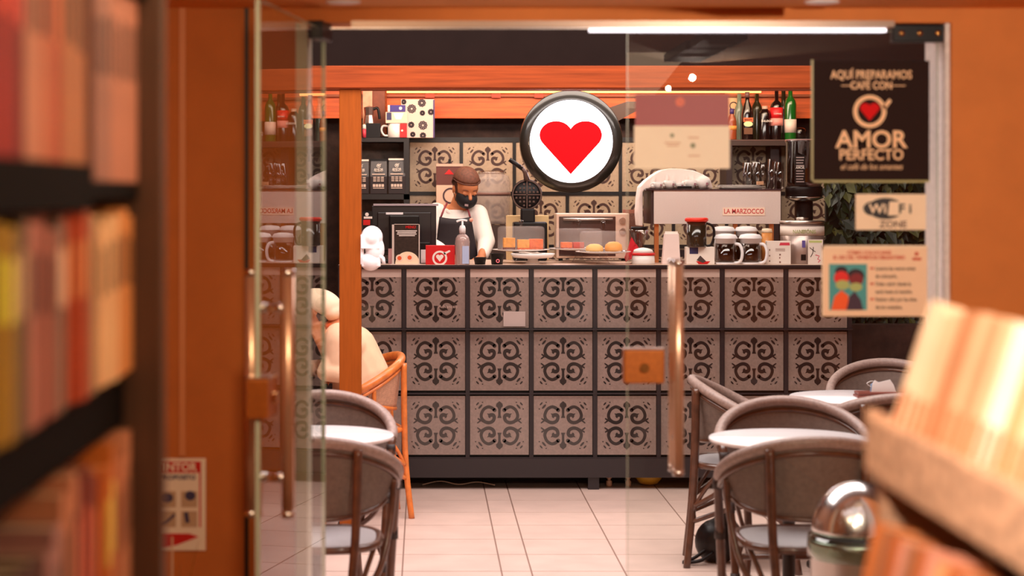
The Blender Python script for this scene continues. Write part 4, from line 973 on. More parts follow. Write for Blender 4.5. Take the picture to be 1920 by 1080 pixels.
t = T('glass_dripper', 'clear glass dripper jug with a dark band over the red cloth', 'jug', 1198, 11.05, CT); k = t.k
B().lathe([(0, 0), (13*k, .002), (14*k, 10*k), (9*k, t.z(462)), (17*k, t.z(436)), (19*k, t.z(430)), (18*k, t.z(430)), (8*k, t.z(460)), (8*k, 12*k), (0, 6*k)], n=28).build('jug', JAR, t.o)
B().lathe([(15*k, t.z(431)), (15*k, t.z(425)), (0, t.z(425))], n=28).build('lid_band', BLKP, t.o)

# ------------------------------------------------------------------ shelves at the back
SHZ = HC-(262-VY)*12.6/F
t = T('shelf_unit', 'black open cabinet holding coffee bags at the left', 'shelf', 722, 12.5, 0)
b = B(); b.box(t.x(640), t.x(767), 0, .28, t.z(266), t.z(258)); b.box(t.x(640), t.x(767), 0, .28, t.z(374), t.z(364))
b.box(t.x(757), t.x(767), 0, .28, .92, t.z(266)); b.box(t.x(640), t.x(648), 0, .28, .92, t.z(266)); b.build('frame', mat('cabinet_black', (26, 20, 20), .45), t.o)
B().box(t.x(648), t.x(757), .26, .28, .92, t.z(266)).build('back_panel', mat('cabinet_back', (96, 74, 62), .6, noise=.5, scale=18), t.o)
def bag(px, lab, w_=32, top=297, tilt=0):
    t = T('coffee_bag', lab, 'bag', px, 12.53, HC-(364-VY)*12.5/F+.001, 'black coffee bags in the cabinet', tilt); k = t.k
    b = B(); h = t.z(top); hw = w_/2*k
    vs = [(-hw, -.03, 0), (hw, -.03, 0), (hw, .03, 0), (-hw, .03, 0), (-hw, -.036, h*.5), (hw, -.036, h*.5), (hw, .036, h*.5), (-hw, .036, h*.5), (-hw*.96, -.006, h*.92), (hw*.96, -.006, h*.92), (hw*.96, .006, h*.92), (-hw*.96, .006, h*.92), (-hw*.96, -.003, h), (hw*.96, -.003, h), (hw*.96, .003, h), (-hw*.96, .003, h)]
    fs = [(3, 2, 1, 0), (12, 13, 14, 15)]
    for l in range(3):
        for i in range(4): j = (i+1) % 4; fs.append((l*4+i, l*4+j, l*4+4+j, l*4+4+i))
    b.add(vs, fs); b.build('bag', mat('bag_black', (38, 28, 32), .4, spec=.6), t.o, bevel=.003)
    B().box(-hw*.97, hw*.97, -.008, -.004, h*.95, h).build('seal', PAPER if px > 730 or px < 690 else BLKP, t.o)
    c = B(); cup_logo(c, 0, h*.80, 3.6*k, -.034, -.0335); c.build('cup_emblem', PAPER, t.o)
    text('AMOR', 6.6*k, PAPER, t.o, (0, -.036, h*.69), bold=.0003, sx=.9); text('PERFECTO', 3.4*k, PAPER, t.o, (0, -.036, h*.645), bold=.0002, sx=.9)
    c = B(); c.box(-hw*.75, hw*.75, -.0385, -.037, h*.545, h*.575)
    for i in range(3):
        for j in range(3): c.box(-hw*.62+j*hw*.45, -hw*.62+j*hw*.45+hw*.34, -.0375, -.036, h*(.46-i*.05), h*(.485-i*.05))
    for j in range(4): c.box(-hw*.66+j*hw*.34, -hw*.66+j*hw*.34+hw*.27, -.0375, -.034, h*.20, h*.28)
    c.box(-hw*.66, hw*.66, -.036, -.033, h*.155, h*.175); c.build('print', mat('bag_print', (214, 190, 176), .6), t.o)
bag(744, 'black coffee bag with a pale top seal, right of the three')
bag(710, 'black coffee bag in the middle of the three', top=298)
bag(676, 'black coffee bag partly hidden by the post, left of the three', top=299)
# goods on the left cabinet
ZC = HC-(258-VY)*12.5/F
t = T('floral_box', 'large cream box printed with dark roses on top of the left cabinet', 'box', 784, 12.52, ZC)
carton(t, 752, 814, 186, .1, mat('floral_cream', (222, 194, 182), .7)); k = t.k
b = B(); random.seed(21)
for (px, py, r) in ((772, 204, 9), (791, 193, 8), (793, 235, 9), (771, 234, 6), (792, 212, 5), (774, 252, 5), (793, 254, 6), (808, 210, 6), (757, 191, 5)):
    for q in range(3):
        rr = r*(1-.3*q)*k
        for i in range(9):
            a = 2*PI*i/9+q*.35; x_ = t.x(px)+rr*.72*math.cos(a); z_ = t.z(py)+rr*.72*math.sin(a)
            b.stroke([(x_-rr*.3*math.sin(a), z_+rr*.3*math.cos(a)), (x_+rr*.14*math.cos(a), z_+rr*.14*math.sin(a)), (x_+rr*.3*math.sin(a), z_-rr*.3*math.cos(a))], [1.5*k, 2.4*k, 1.5*k], -.001, 0)
b.v = [(min(max(x_, t.x(753)), t.x(813)), y_, max(z_, .002)) for x_, y_, z_ in b.v]
b.build('rose_print', mat('rose_ink', (58, 44, 54), .6), t.o)
B().box(t.x(812), t.x(815), -.001, .101, 0, t.z(187)).build('blue_edge', mat('edge_blue', (80, 60, 110), .5), t.o)
t = T('white_mug', 'white enamel mug with a red band on the left cabinet', 'mug', 742, 12.46+.06, ZC); k = t.k
B().lathe([(0, 0), (14*k, 0), (15*k, .003), (15*k, t.z(232)), (14*k, t.z(232)), (13.5*k, .006), (0, .005)], n=32).build('mug', WHITE, t.o)
B().tube(smooth_path([(-14*k, 0, 22*k), (-24*k, 0, 22*k), (-27*k, 0, 14*k), (-22*k, 0, 5*k), (-14*k, 0, 4*k)]), 2*k, 10).build('handle', WHITE, t.o)
t.o.location.y = 12.545
t = T('red_tin', 'small bright red tin beside the white mug', 'tin', 757, 12.505, ZC)
carton(t, 750, 763, 232, .03, RED, name='tin'); B().prism(circ(t.x(754), t.z(245), 2*t.k, 12), -.001, 0).build('emblem', PAPER, t.o); t.o.location.y = 12.49
t = T('teacup_box', 'cream and blue teacup box, lower of the two stacked on the mug', 'box', 745, 12.50, HC-(231-VY)*12.5/F)
carton(t, 723, 764, 210, .1, mat('box_rosy', (236, 200, 180), .6), name='box')
b = B(); b.box(t.x(725), t.x(734), -.001, 0, t.z(225), t.z(211), 0); b.prism([(t.x(737), t.z(212)), (t.x(757), t.z(212)), (t.x(752), t.z(224)), (t.x(742), t.z(224))], -.001, 0, 1); b.build('cup_print', [MATS['print_blue'], WHITE], t.o)
t = T('blue_box', 'deep blue box, upper of the two stacked on the mug', 'box', 744, 12.50, HC-(210-VY)*12.5/F+.001)
carton(t, 727, 760, 197, .09, mat('box_blue', (60, 44, 130), .5), name='box'); b = B(); b.prism(circ(t.x(751), t.z(203), 3*t.k, 14), -.001, 0); b.box(t.x(727), t.x(731), -.001, 0, .001, t.z(197)); b.build('print', PAPER, t.o)
t = T('black_box', 'glossy black box on the left cabinet under the decanter', 'box', 700, 12.50, ZC)
carton(t, 686, 713, 231, .1, BLKP, name='box')
t = T('pink_tube', 'small pink and cream tube at the left end of the cabinet', 'tube', 683, 12.50, ZC)
B().lathe([(0, 0), (3.5*t.k, 0), (3.5*t.k, 16*t.k), (0, 16*t.k)], n=16).build('tube', mat('tube_pink', (206, 60, 80), .5), t.o); B().lathe([(3.6*t.k, 16*t.k), (3*t.k, 24*t.k), (0, 25*t.k)], n=16).build('cap', PAPER, t.o)
t = T('moka_pot', 'silver and black moka pot with a pale packet on the black box', 'coffee pot', 692, 12.54, HC-(231-VY)*12.5/F+.001); k = t.k
B().lathe([(0, 0), (11*k, 0), (8*k, 15*k), (10*k, 30*k), (0, 33*k)], n=8, smooth=False).build('pot', mat('pot_silver', (150, 130, 126), .25, .8), t.o)
B().tube(smooth_path([(8*k, 0, 26*k), (16*k, 0, 28*k), (19*k, 0, 14*k), (20*k, 0, 8*k)]), 2.6*k, 10).build('handle', BLKP, t.o)
t = T('pale_packet', 'tall pale striped packet behind the moka pot', 'packet', 690, 12.64, ZC)
carton(t, 680, 698, 169, .05, mat('packet_pale', (220, 170, 140), .6, noise=.15, scale=30), name='packet')

# right bottle shelf
t = T('bottle_shelf', 'dark wall shelf carrying the liquor bottles', 'shelf', 1440, 12.5, SHZ-.04)
b = B(); b.box(t.x(1362), t.x(1532), 0, .28, 0, .038); b.build('board', mat('shelf_brown', (60, 40, 34), .45), t.o)
b = B(); b.box(t.x(1362), t.x(1373), 0, .28, -.30, 0); b.box(t.x(1450), t.x(1466), .1, .28, -.9, 0); b.build('uprights', mat('shelf_plum', (46, 28, 30), .5), t.o)
B().box(t.x(1362), t.x(1532), -.002, 0, .030, .038).build('edge', mat('shelf_edge', (96, 66, 58), .4), t.o)
SZ = SHZ
def bottle(px, lab, r, py_sh, py_neck, py_top, nr, m, labels=(), capm=None, y=.10, d=12.5):
    t = T('liquor_bottle', lab, 'bottle', px, d+y, SZ, 'liquor bottles on the wall shelf'); k = t.k; s_ = t.z
    B().lathe([(0, 0), (r*k, 0), (r*k, .005), (r*k, s_(py_sh)), (r*.85*k, s_(py_sh)+ (s_(py_neck)-s_(py_sh))*.45), (nr*k, s_(py_neck)), (nr*k, s_(py_top)), (0, s_(py_top))], n=28).build('bottle', m, t.o)
    for (a, c, mm) in labels:
        B().lathe([(r*k+.0006, s_(a)), (r*k+.0012, s_(a)), (r*k+.0012, s_(c)), (r*k+.0006, s_(c))], n=28).build('label', mm, t.o)
    if capm: B().lathe([(nr*k+.001, s_(py_top)-.03), (nr*k+.001, s_(py_top)+.004), (0, s_(py_top)+.004)], n=20).build('cap', capm, t.o)
    return t
GB = mat('glass_black', (26, 14, 14), .12, coat=.6)
t = bottle(1401, 'dark cream-liqueur bottle with an orange and green oval label', 11, 215, 190, 174, 4, GB, capm=mat('foil', (120, 84, 80), .4)); k = t.k
b = B(); b.box(-9*k, 9*k, -12*k, -10.9*k, t.z(229), t.z(221), 0); b.prism(circ(0, t.z(233), 8.5*k, 20, rz=5*k), -12.3*k, -12*k, 1); b.box(-8*k, 8*k, -12*k, -11*k, t.z(252), t.z(240), 2); b.build('front_label', [mat('lab_orange', (226, 110, 60), .5), mat('lab_lime', (222, 224, 170), .5), mat('lab_gold', (110, 66, 40), .5)], t.o)
text("BAILEYS", 5*k, mat('lab_dark', (90, 30, 20), .5), t.o, (0, -12.6*k, t.z(225)), bold=.0002, sx=.8)
t = bottle(1434, 'squat black gin bottle with grey lettering', 11, 214, 204, 200, 5, GB, capm=mat('cork', (206, 170, 150), .6)); text('BULLDOG', 5.4*t.k, PAPER, t.o, (2*t.k, -11.6*t.k, t.z(227.5)), bold=.0003, sx=.85)
t = bottle(1456, 'tall bottle with a bright red and white label', 11.5, 200, 188, 165, 3.6, GB, ((222, 202, mat('lab_red', (226, 30, 36), .5)), (236, 222, mat('lab_pink', (240, 150, 140), .5)))); text('CAMPARI', 4.4*t.k, PAPER, t.o, (0, -12.2*t.k, t.z(214)), sx=.8)
t = bottle(1482, 'green whisky bottle with a cream label', 11, 196, 180, 165, 4, mat('glass_green', (26, 92, 30), .12, coat=.6), ((249, 224, mat('lab_cream', (244, 214, 200), .5)),))
bottle(1386, 'pale green round-shouldered bottle behind the cream-liqueur bottle', 9, 210, 192, 176, 4, mat('glass_pale', (120, 130, 112), .15), y=.19)
bottle(1419, 'dark bottle standing behind between the liqueur and gin bottles', 10, 205, 190, 176, 4, mat('glass_olive', (44, 40, 24), .15), y=.19)
bottle(1372, 'amber bottle with an orange patch at the left end of the shelf', 9, 228, 215, 205, 4, mat('glass_amber', (150, 70, 40), .2), ((244, 236, mat('lab_amber', (236, 150, 70), .5)),), mat('cap_blue', (70, 50, 110), .4), y=.08)
bottle(1469, 'dark bottle at the back between the red-label and green bottles', 9, 205, 190, 170, 4, mat('glass_olive', (0, 0, 0)), y=.20)
t = T('cream_poster', 'cream poster with an oval mark behind the bottles', 'poster', 1372, 12.77, SZ)
B().box(t.x(1358), t.x(1382), -.05, -.045, 0, t.z(168)).build('sheet', mat('poster_cream', (246, 190, 140), .6), t.o)
b = B(); ring(b, t.x(1374), t.z(199), 6*t.k, 8*t.k, -.0515, -.05, 0, 20); b.build('oval_mark', INKB, t.o)
t.o.location.y = 12.79
for i, (px, lab) in enumerate(((1500, 'low dark glass jar at the right end of the bottle shelf'),)):
    t = T('glass_jar', lab, 'jar', px, 12.62, SZ); k = t.k
    B().lathe([(0, 0), (12*k, 0), (12*k, 18*k), (8*k, 22*k), (0, 23*k)], n=24).build('jar', JAR, t.o)

# ------------------------------------------------------------------ people
def capsule(b, p0, p1, r0, r1, n=16):
    p0, p1 = Vector(p0), Vector(p1); b.tube([p0, p1], [r0, r1], n); b.ell(p0, r0, n, 10); b.ell(p1, r1, n, 10)
def chain(b, pts, rs):
    for i in range(len(pts)-1): capsule(b, pts[i], pts[i+1], rs[i], rs[i+1])
def hand(b, wrist, direction, side, s_=1.0, curl=.35):
    # palm, four curled fingers of unequal length and a thumb leaving the side of the palm
    d = Vector(direction).normalized(); up = Vector((0, 0, 1)) if abs(d.z) < .8 else Vector((0, 1, 0))
    u = d.cross(up).normalized()*side; n = d.cross(u).normalized()
    if n.z > 0: n = -n
    w_ = Vector(wrist); pal = w_+d*.045*s_
    for q in (-1.5, -.5, .5, 1.5): capsule(b, w_+u*q*.010*s_, w_+d*.078*s_+u*q*.019*s_, .015*s_, .0115*s_, 10)
    for q, L in ((-1.5, .062), (-.5, .072), (.5, .068), (1.5, .052)):
        p = w_+d*.08*s_+u*q*.020*s_; a = p; v = d.copy()
        for j in range(3):
            v = (v+n*curl).normalized(); c = a+v*L/2.6*s_; capsule(b, a, c, (.0092-.0008*j)*s_, (.0086-.001*j)*s_, 10); a = c
    p = w_+d*.025*s_-u*.028*s_; q1 = p+(d*.6-u*.7+n*.3)*.036*s_; q2 = q1+(d*.9-u*.1+n*.4)*.030*s_
    capsule(b, p, q1, .012*s_, .0105*s_, 10); capsule(b, q1, q2, .0105*s_, .0085*s_, 10)
def skin_mesh(b, name, m, parent, vox=.006, it=3):
    o = b.build(name, m, parent); r_ = o.modifiers.new('remesh', 'REMESH'); r_.mode = 'VOXEL'; r_.voxel_size = vox; r_.use_smooth_shade = True
    s_ = o.modifiers.new('smooth', 'SMOOTH'); s_.iterations = it; s_.factor = .5; return o

db = T('duckboard', 'low dark wooden platform on the floor behind the counter', 'platform', 1000, 11.75, 0)
B().box(db.x(700), db.x(1420), 0, .48, 0, .10).build('boards', SHELFB, db.o)
p = T('person', 'person in white shirt, black apron, black mask and brown cap behind the till', 'person', 862, 11.93, .10)
X, Z = p.x, p.z
RH = Matrix.Rotation(.30, 3, 'Z') @ Matrix.Rotation(.42, 3, 'X'); Hc = Vector((X(873), -.06, Z(353)))
def H(x_, y_, z_): return Hc+RH @ Vector((x_, y_, z_))
nb = Vector((X(856), .02, Z(400))); shL = Vector((X(818), .03, Z(398))); shR = Vector((X(896), -.01, Z(402)))
elR = Vector((X(911), -.10, Z(452))); wrR = Vector((X(901), -.22, Z(480))); elL = Vector((X(806), -.06, Z(455))); wrL = Vector((X(838), -.22, Z(476)))
b = B()
b.ell(H(0, .005, .030), (.072, .090, .086), 24, 16, rot=RH); b.ell(H(0, -.028, -.035), (.056, .068, .080), 24, 16, rot=RH); b.ell(H(0, -.05, .03), (.056, .045, .05), 20, 12, rot=RH)
b.ell(H(0, -.072, -.085), (.024, .022, .018), 14, 10, rot=RH)
capsule(b, H(0, -.088, .006), H(0, -.106, -.024), .008, .012); b.ell(H(.011, -.095, -.028), .008, 10, 8); b.ell(H(-.011, -.095, -.028), .008, 10, 8)
for s_ in (-1, 1):
    b.ell(H(s_*.073, .008, -.008), (.009, .019, .030), 14, 10, rot=RH); b.ell(H(s_*.030, -.083, .000), (.017, .010, .010), 12, 8, rot=RH)
chain(b, [H(0, .03, -.05), nb], [.052, .056])
chain(b, [nb, Vector((X(858), 0, Z(440))), Vector((X(860), 0, Z(500))), Vector((X(862), 0, .86))], [.07, .11, .105, .12])
chain(b, [nb, shL, elL, wrL], [.05, .048, .038, .026]); chain(b, [nb, shR, elR, wrR], [.05, .048, .038, .026])
hand(b, wrR, (-.5, -.8, -.3), 1, .95); hand(b, wrL, (.5, -.8, -.2), -1, .95)
for s_ in (-1, 1): chain(b, [(X(862)+s_*.085, 0, .84), (X(862)+s_*.09, -.01, .47), (X(862)+s_*.09, .02, .08)], [.085, .056, .04]); capsule(b, (X(862)+s_*.09, .03, .035), (X(862)+s_*.095, -.12, .03), .035, .03)
skin_mesh(b, 'body', SKIN, p.o, .0055, 2)
SHIRT = mat('shirt_white', (250, 238, 232), .8, noise=.02)
b = B(); chain(b, [nb-Vector((0, 0, .03)), Vector((X(857), 0, Z(440))), Vector((X(860), 0, Z(500))), Vector((X(862), 0, .88))], [.085, .128, .118, .135])
b.ell((X(857), 0, Z(428)), (.165, .105, .10), 24, 14)
chain(b, [nb-Vector((0, 0, .045)), shL, elL, wrL+Vector((-.01, .03, .01))], [.06, .060, .052, .036]); chain(b, [nb-Vector((0, 0, .045)), shR, elR, wrR+Vector((.01, .03, .01))], [.06, .062, .054, .036])
skin_mesh(b, 'shirt', SHIRT, p.o, .008, 3)
b = B(); cl = [nb+Vector((.068*math.sin(a), -.055*math.cos(a)-.01, .020-.040*math.cos(a)**3 if math.cos(a) > 0 else .022)) for a in [math.radians(d) for d in range(12, 349, 12)]]
b.tube(cl, .014, 8); b.tube([cl[0], nb+Vector((.03, -.10, -.055))], [.014, .006], 8); b.tube([cl[-1], nb+Vector((-.035, -.10, -.055))], [.014, .006], 8); b.build('collar', SHIRT, p.o)
for s_ in (-1, 1): 
    b = B(); chain(b, [(X(862)+s_*.085, 0, .86), (X(862)+s_*.09, -.01, .47), (X(862)+s_*.09, .02, .07)], [.10, .075, .06]); skin_mesh(b, 'trouser_leg', BLKP, p.o, .01, 2)
b = B(); vs = []; fs = []; nu, nv = 16, 14
for j in range(nv+1):
    v = j/nv; zt_ = Z(406)+( .72-Z(406))*v; x0 = X(824)+(X(812)-X(824))*min(1, v*2); x1 = X(882)+(X(898)-X(882))*min(1, v*2.2)
    for i in range(nu+1):
        x_ = x0+(x1-x0)*i/nu; c_ = (x_-X(858))/.20; vs.append((x_, -.145*math.sqrt(max(.05, 1-c_*c_))-.004, zt_-.012*(1 if j == 0 else 0)*math.sin(PI*i/nu)))
for j in range(nv):
    for i in range(nu): fs.append((j*(nu+1)+i, j*(nu+1)+i+1, (j+1)*(nu+1)+i+1, (j+1)*(nu+1)+i))
b.add(vs, fs, 0, True); ap = b.build('apron', mat('apron_black', (34, 24, 30), .7), p.o); s_ = ap.modifiers.new('s', 'SOLIDIFY'); s_.thickness = .004
STR = mat('strap_wine', (150, 60, 70), .6)
b = B().tube([(X(826), -.12, Z(408)), (X(832), -.105, Z(392)), (X(838), -.05, Z(381))], .006, 8); b.build('strap', STR, ap)
b = B().tube([(X(881), -.12, Z(410)), (X(878), -.11, Z(396)), (X(872), -.06, Z(388))], .006, 8); b.build('strap', STR, ap)
B().ell((X(882), -.135, Z(412)), .014, 14, 10).build('button', mat('bead_pink', (232, 160, 140), .4), ap)
def cut_ell(c, r, keep, rot, nu=36, nv=24, m=0):
    b = B(); b.ell((0, 0, 0), r, nu, nv, m); F2 = []
    for f in b.f:
        q = sum((Vector(b.v[i]) for i in f), Vector())/len(f)
        if keep(q): F2.append(f)
    b.f = F2; b.m = b.m[:len(F2)]; b.s = b.s[:len(F2)]
    b.v = [tuple(c+rot @ Vector(v)) for v in b.v]; return b
mk = cut_ell(H(0, -.034, -.050), (.0655, .084, .062), lambda q: q.y < .012 and q.z < .046, RH).build('face_mask', mat('mask_black', (22, 18, 24), .7), p.o)
s_ = mk.modifiers.new('s', 'SOLIDIFY'); s_.thickness = .003
b = B()
for s2 in (-1, 1): b.tube([H(s2*.061, -.02, -.022), H(s2*.074, -.002, .006), H(s2*.079, .018, .014)], .0022, 6); b.tube([H(s2*.058, -.01, -.08), H(s2*.072, .012, -.03)], .0022, 6)
b.build('ear_loop', MATS['mask_black'], mk)
lg = B(); lg.box(-.011, .011, -.001, 0, -.007, .007); lo = lg.build('print', mat('mask_print', (190, 170, 176), .6), mk, loc=H(-.022, -.114, -.062)); lo.rotation_euler = (RH @ Matrix.Rotation(-.4, 3, 'Z')).to_euler()
CAPB = mat('cap_brown', (104, 60, 42), .7, noise=.3, scale=70)
cp_ = cut_ell(H(0, .012, .040), (.083, .101, .092), lambda q: q.z > (.018 if q.y < 0 else .018-.9*q.y), RH).build('cap', CAPB, p.o); s_ = cp_.modifiers.new('s', 'SOLIDIFY'); s_.thickness = .003
hr = cut_ell(H(0, .016, .020), (.077, .092, .088), lambda q: q.y > -.045 and q.z > -.07 and abs(q.x) > (.03 if q.y < 0 else -1), RH).build('hair', mat('hair_dark', (74, 42, 30), .5, noise=.3, scale=90), p.o); s_ = hr.modifiers.new('s', 'SOLIDIFY'); s_.thickness = .004
bm_ = B(); bpts = [H(.0825*math.sin(a), .012-.1*math.cos(a), .058+(0 if math.cos(a) > 0 else .09*math.cos(a))) for a in [2*PI*i/30 for i in range(31)]]
bm_.tube(bpts, .004, 6).build('cap_band', mat('cap_dark', (84, 44, 30), .7), cp_)
BRW = mat('brow_dark', (92, 48, 34), .7)
for s2 in (-1, 1):
    B().tube([H(s2*.014, -.096, .022), H(s2*.030, -.094, .027), H(s2*.046, -.080, .022)], [.0022, .003, .0015], 6).build('eyebrow', BRW, p.o)
    B().tube([H(s2*.016, -.093, -.004), H(s2*.030, -.0955, -.009), H(s2*.044, -.084, -.003)], [.0015, .0024, .0015], 6).build('eyelash', BRW, p.o)

s2p = empty('person', 'seated person in a cream jacket and pale cap bent forward behind the wooden post', 'person', (-.40, 9.75, 0))
b = B(); Hs = Vector((-.135, -.03, 1.025)); RS = Matrix.Rotation(-.9, 3, 'Z') @ Matrix.Rotation(.55, 3, 'X')
def G(x_, y_, z_): return Hs+RS @ Vector((x_, y_, z_))
b.ell(G(0, .005, .02), (.074, .092, .084), 24, 16, rot=RS); b.ell(G(0, -.03, -.04), (.056, .068, .078), 20, 14, rot=RS); capsule(b, G(0, -.09, .0), G(0, -.112, -.028), .009, .012)
for q in (-1, 1): b.ell(G(q*.075, .01, -.01), (.01, .018, .03), 12, 8, rot=RS)
b.ell(G(0, -.088, -.066), (.022, .012, .010), 12, 8, rot=RS)
ns = Vector((-.03, 0, .945)); chain(b, [G(0, .03, -.05), ns], [.055, .06]); chain(b, [ns, (.03, 0, .82), (.07, 0, .66), (.06, 0, .54)], [.08, .12, .12, .13])
eR = Vector((-.03, -.22, .76)); hR = Vector((-.10, -.15, .875)); eL = Vector((-.05, .24, .72)); hL = Vector((-.20, .02, .74)); 
chain(b, [ns, (-.03, -.17, .90), eR, hR], [.06, .05, .042, .03]); chain(b, [ns, (-.03, .17, .90), eL, hL], [.06, .05, .04, .028])
hand(b, hR, (-.3, .35, .8), 1, 1.0, .5); hand(b, hL, (-.6, -.7, .05), -1, 1.0)
for q in (-1, 1): chain(b, [(.05, q*.09, .53), (-.36, q*.11, .52), (-.34, q*.11, .08)], [.09, .062, .045]); capsule(b, (-.33, q*.11, .04), (-.48, q*.11, .035), .038, .032)
skin_mesh(b, 'body', SKIN, s2p, .007, 2)
JK = mat('jacket_cream', (240, 200, 164), .8, noise=.06, scale=14, bump=.2)
b = B(); chain(b, [ns-Vector((0, 0, .035)), (.035, 0, .83), (.085, 0, .70), (.09, 0, .56)], [.085, .135, .145, .15])
b.ell((.01, 0, .86), (.12, .20, .10), 22, 14)
chain(b, [(-.02, -.10, .90), (-.02, -.19, .885), eR+Vector((0, 0, .0))], [.08, .068, .055]); chain(b, [(-.02, .10, .90), (-.02, .19, .885), eL, hL+Vector((.03, .02, 0))], [.08, .068, .056, .042])
chain(b, [(-.05, -.20, .80), (-.08, -.24, .745), (-.02, -.26, .735)], [.05, .045, .04])
skin_mesh(b, 'jacket', JK, s2p, .008, 3)
for q in (-1, 1): b = B(); chain(b, [(.06, q*.09, .54), (-.36, q*.11, .53), (-.34, q*.11, .09)], [.115, .085, .065]); skin_mesh(b, 'trouser_leg', mat('trouser_navy', (34, 28, 44), .7), s2p, .01, 2)
CP2 = mat('cap_pale', (250, 222, 190), .8, noise=.05, scale=20)
b = B(); b.ell((-.118, -.02, 1.068), (.112, .105, .075), 28, 16, rot=Matrix.Rotation(.28, 3, 'Y')); b.ell((-.06, -.02, 1.03), (.06, .09, .05), 20, 12)
capc = skin_mesh(b, 'cap', CP2, s2p, .008, 3)
hb = cut_ell(G(0, .014, .01), (.079, .094, .085), lambda q: q.y > -.03 or abs(q.x) > .06, RS).build('hair', mat('hair_grey', (70, 50, 44), .6, noise=.3, scale=60), s2p)
B().tube([ns+Vector((.075*math.sin(a)-.01, .07*math.cos(a), .015+.01*math.sin(a))) for a in [2*PI*i/24 for i in range(25)]], .02, 10).build('scarf', mat('scarf_orange', (214, 96, 44), .7), s2p)

# ------------------------------------------------------------------ planted wall right of the counter
struct(B().box(2.40, 3.5, 11.30, 11.44, 0, .86), 'wall_planter', DARKW)
vg = empty('vertical_garden', 'dark green planted wall to the right of the counter behind the door signs', 'vertical garden', (2.93, 11.62, .87))
B().box(-.53, .53, .0, .04, 0, 1.80).build('backing', mat('soil_dark', (24, 22, 16), .9), vg)
random.seed(31); b = B()
for i in range(2600):
    x_ = random.uniform(-.53, .47); z_ = random.uniform(0, 1.8); y_ = -random.uniform(.01, .16)
    L = random.uniform(.04, .10); W_ = L*random.uniform(.25, .5); a = random.uniform(-2.6, -.5); tl = random.uniform(-.5, .5); an = random.random()
    d = Vector((math.cos(a), -random.uniform(.2, .8), math.sin(a))).normalized(); s_ = d.cross(Vector((tl, -1, .3))).normalized()*W_
    p0 = Vector((x_, y_, z_)); p1 = p0+d*L*.5; p2 = p0+d*L+Vector((0, 0, -.25*L))
    b.add([p0, p1+s_, p2, p1-s_, p1+Vector((0, .2*W_, 0))], [(0, 1, 4), (1, 2, 4), (2, 3, 4), (3, 0, 4)], 0 if an < .5 else (1 if an < .82 else 2))
fo = b.build('foliage', [mat('leaf_dark', (20, 32, 18), .5), mat('leaf_mid', (38, 50, 24), .5), mat('leaf_light', (84, 86, 38), .5)], vg); fo['kind'] = 'stuff'

# potted plant low by the left wall, only its leaf tips show
pt = T('potted_plant', 'potted plant with yellow-green leaves below the extinguisher notice', 'plant', 322, 5.15, 0); k = pt.k
B().lathe([(.06, 0), (.085, .20), (.09, .22), (.08, .22), (.07, .19), (0, .19)], n=32).build('pot', mat('pot_terracotta', (150, 74, 40), .7), pt.o)
GRN = mat('leaf_yellow', (190, 160, 50), .5, noise=.3, scale=30)
for i, (ex, ez, yy) in enumerate(((-.05, .66, 0), (.075, .70, -.03), (.02, .63, .03), (-.02, .60, -.05), (.05, .56, .05), (-.06, .52, .03))):
    P_ = smooth_path([(0, 0, .19), (ex*.2, yy*.4, ez*.6), (ex, yy, ez)], 8); b = B(); n = len(P_); vs = []
    for j, q in enumerate(P_):
        wd = .012*math.sin(PI*min(1, .08+.92*j/(n-1)))+.001; vs += [q+Vector((-.3*wd, wd, 0)), q+Vector((0, 0, -.3*wd)), q+Vector((.3*wd, -wd, .5*wd))]
    fs = []
    for j in range(n-1):
        for u in (0, 1): fs.append((j*3+u, j*3+u+1, j*3+u+4, j*3+u+3))
    b.add(vs, fs, 0, True).build('leaf', GRN, pt.o)
B().tube([(0, .01, .19), (.0, .01, .70)], .0025, 8).build('support_cane', mat('cane_pale', (220, 190, 160), .5), pt.o)

# ------------------------------------------------------------------ bookcase on the left
bc = empty('bookcase', 'tall dark bookcase running away along the left side of the shop', 'bookcase', (-.42, 1.9, 0))
XS = -.40+.42     # book spine plane in local x
def lb(x0, x1, y0, y1, z0, z1, name, m, bev=0): return B().box(x0+.42, x1+.42, y0-1.9, y1-1.9, z0, z1).build(name, m, bc, bevel=bev)
lb(-.68, -.366, 2.722, 2.765, 0, SH-.01, 'end_panel', DWOOD, .003)
lb(-.70, -.68, .9, 2.765, 0, SH-.01, 'back_board', SHELFB)
lb(-.68, -.43, 2.30, 2.315, 1.60, SH-.05, 'divider', SHELFB)
for z0, z1, x1, y0, y1 in ((1.875, 1.91, -.388, 2.32, 2.722), (1.598, 1.620, -.40, 2.315, 2.722), (1.285, 1.360, -.420, .9, 2.722), (.90, .97, -.42, .9, 2.722), (.45, .52, -.42, .9, 2.722), (0.02, .1, -.42, .9, 2.722)):
    lb(-.68, x1, y0, y1, z0, z1, 'shelf', SHELFB)
lb(-.68, -.392, .9, 2.305, 1.585, 1.638, 'shelf', SHELFB)
lb(-.68, -.42, .9, .93, 0, SH-.01, 'side_panel', DWOOD)
CN = {(168, 34, 18): 'red', (120, 30, 22): 'dark red', (216, 146, 112): 'peach', (210, 122, 84): 'orange', (184, 66, 30): 'rust red', (198, 128, 82): 'tan', (176, 124, 104): 'mauve', (204, 136, 108): 'salmon',
      (184, 142, 22): 'yellow', (122, 100, 70): 'olive', (184, 114, 94): 'dusty pink', (130, 104, 84): 'grey brown', (196, 82, 40): 'bright orange', (186, 150, 112): 'grey beige', (255, 204, 148): 'pale cream', (228, 150, 82): 'apricot',
      (92, 60, 48): 'dark brown', (178, 130, 122): 'lilac', (140, 58, 36): 'brick red', (214, 120, 40): 'amber', (214, 144, 104): 'pinkish tan'}
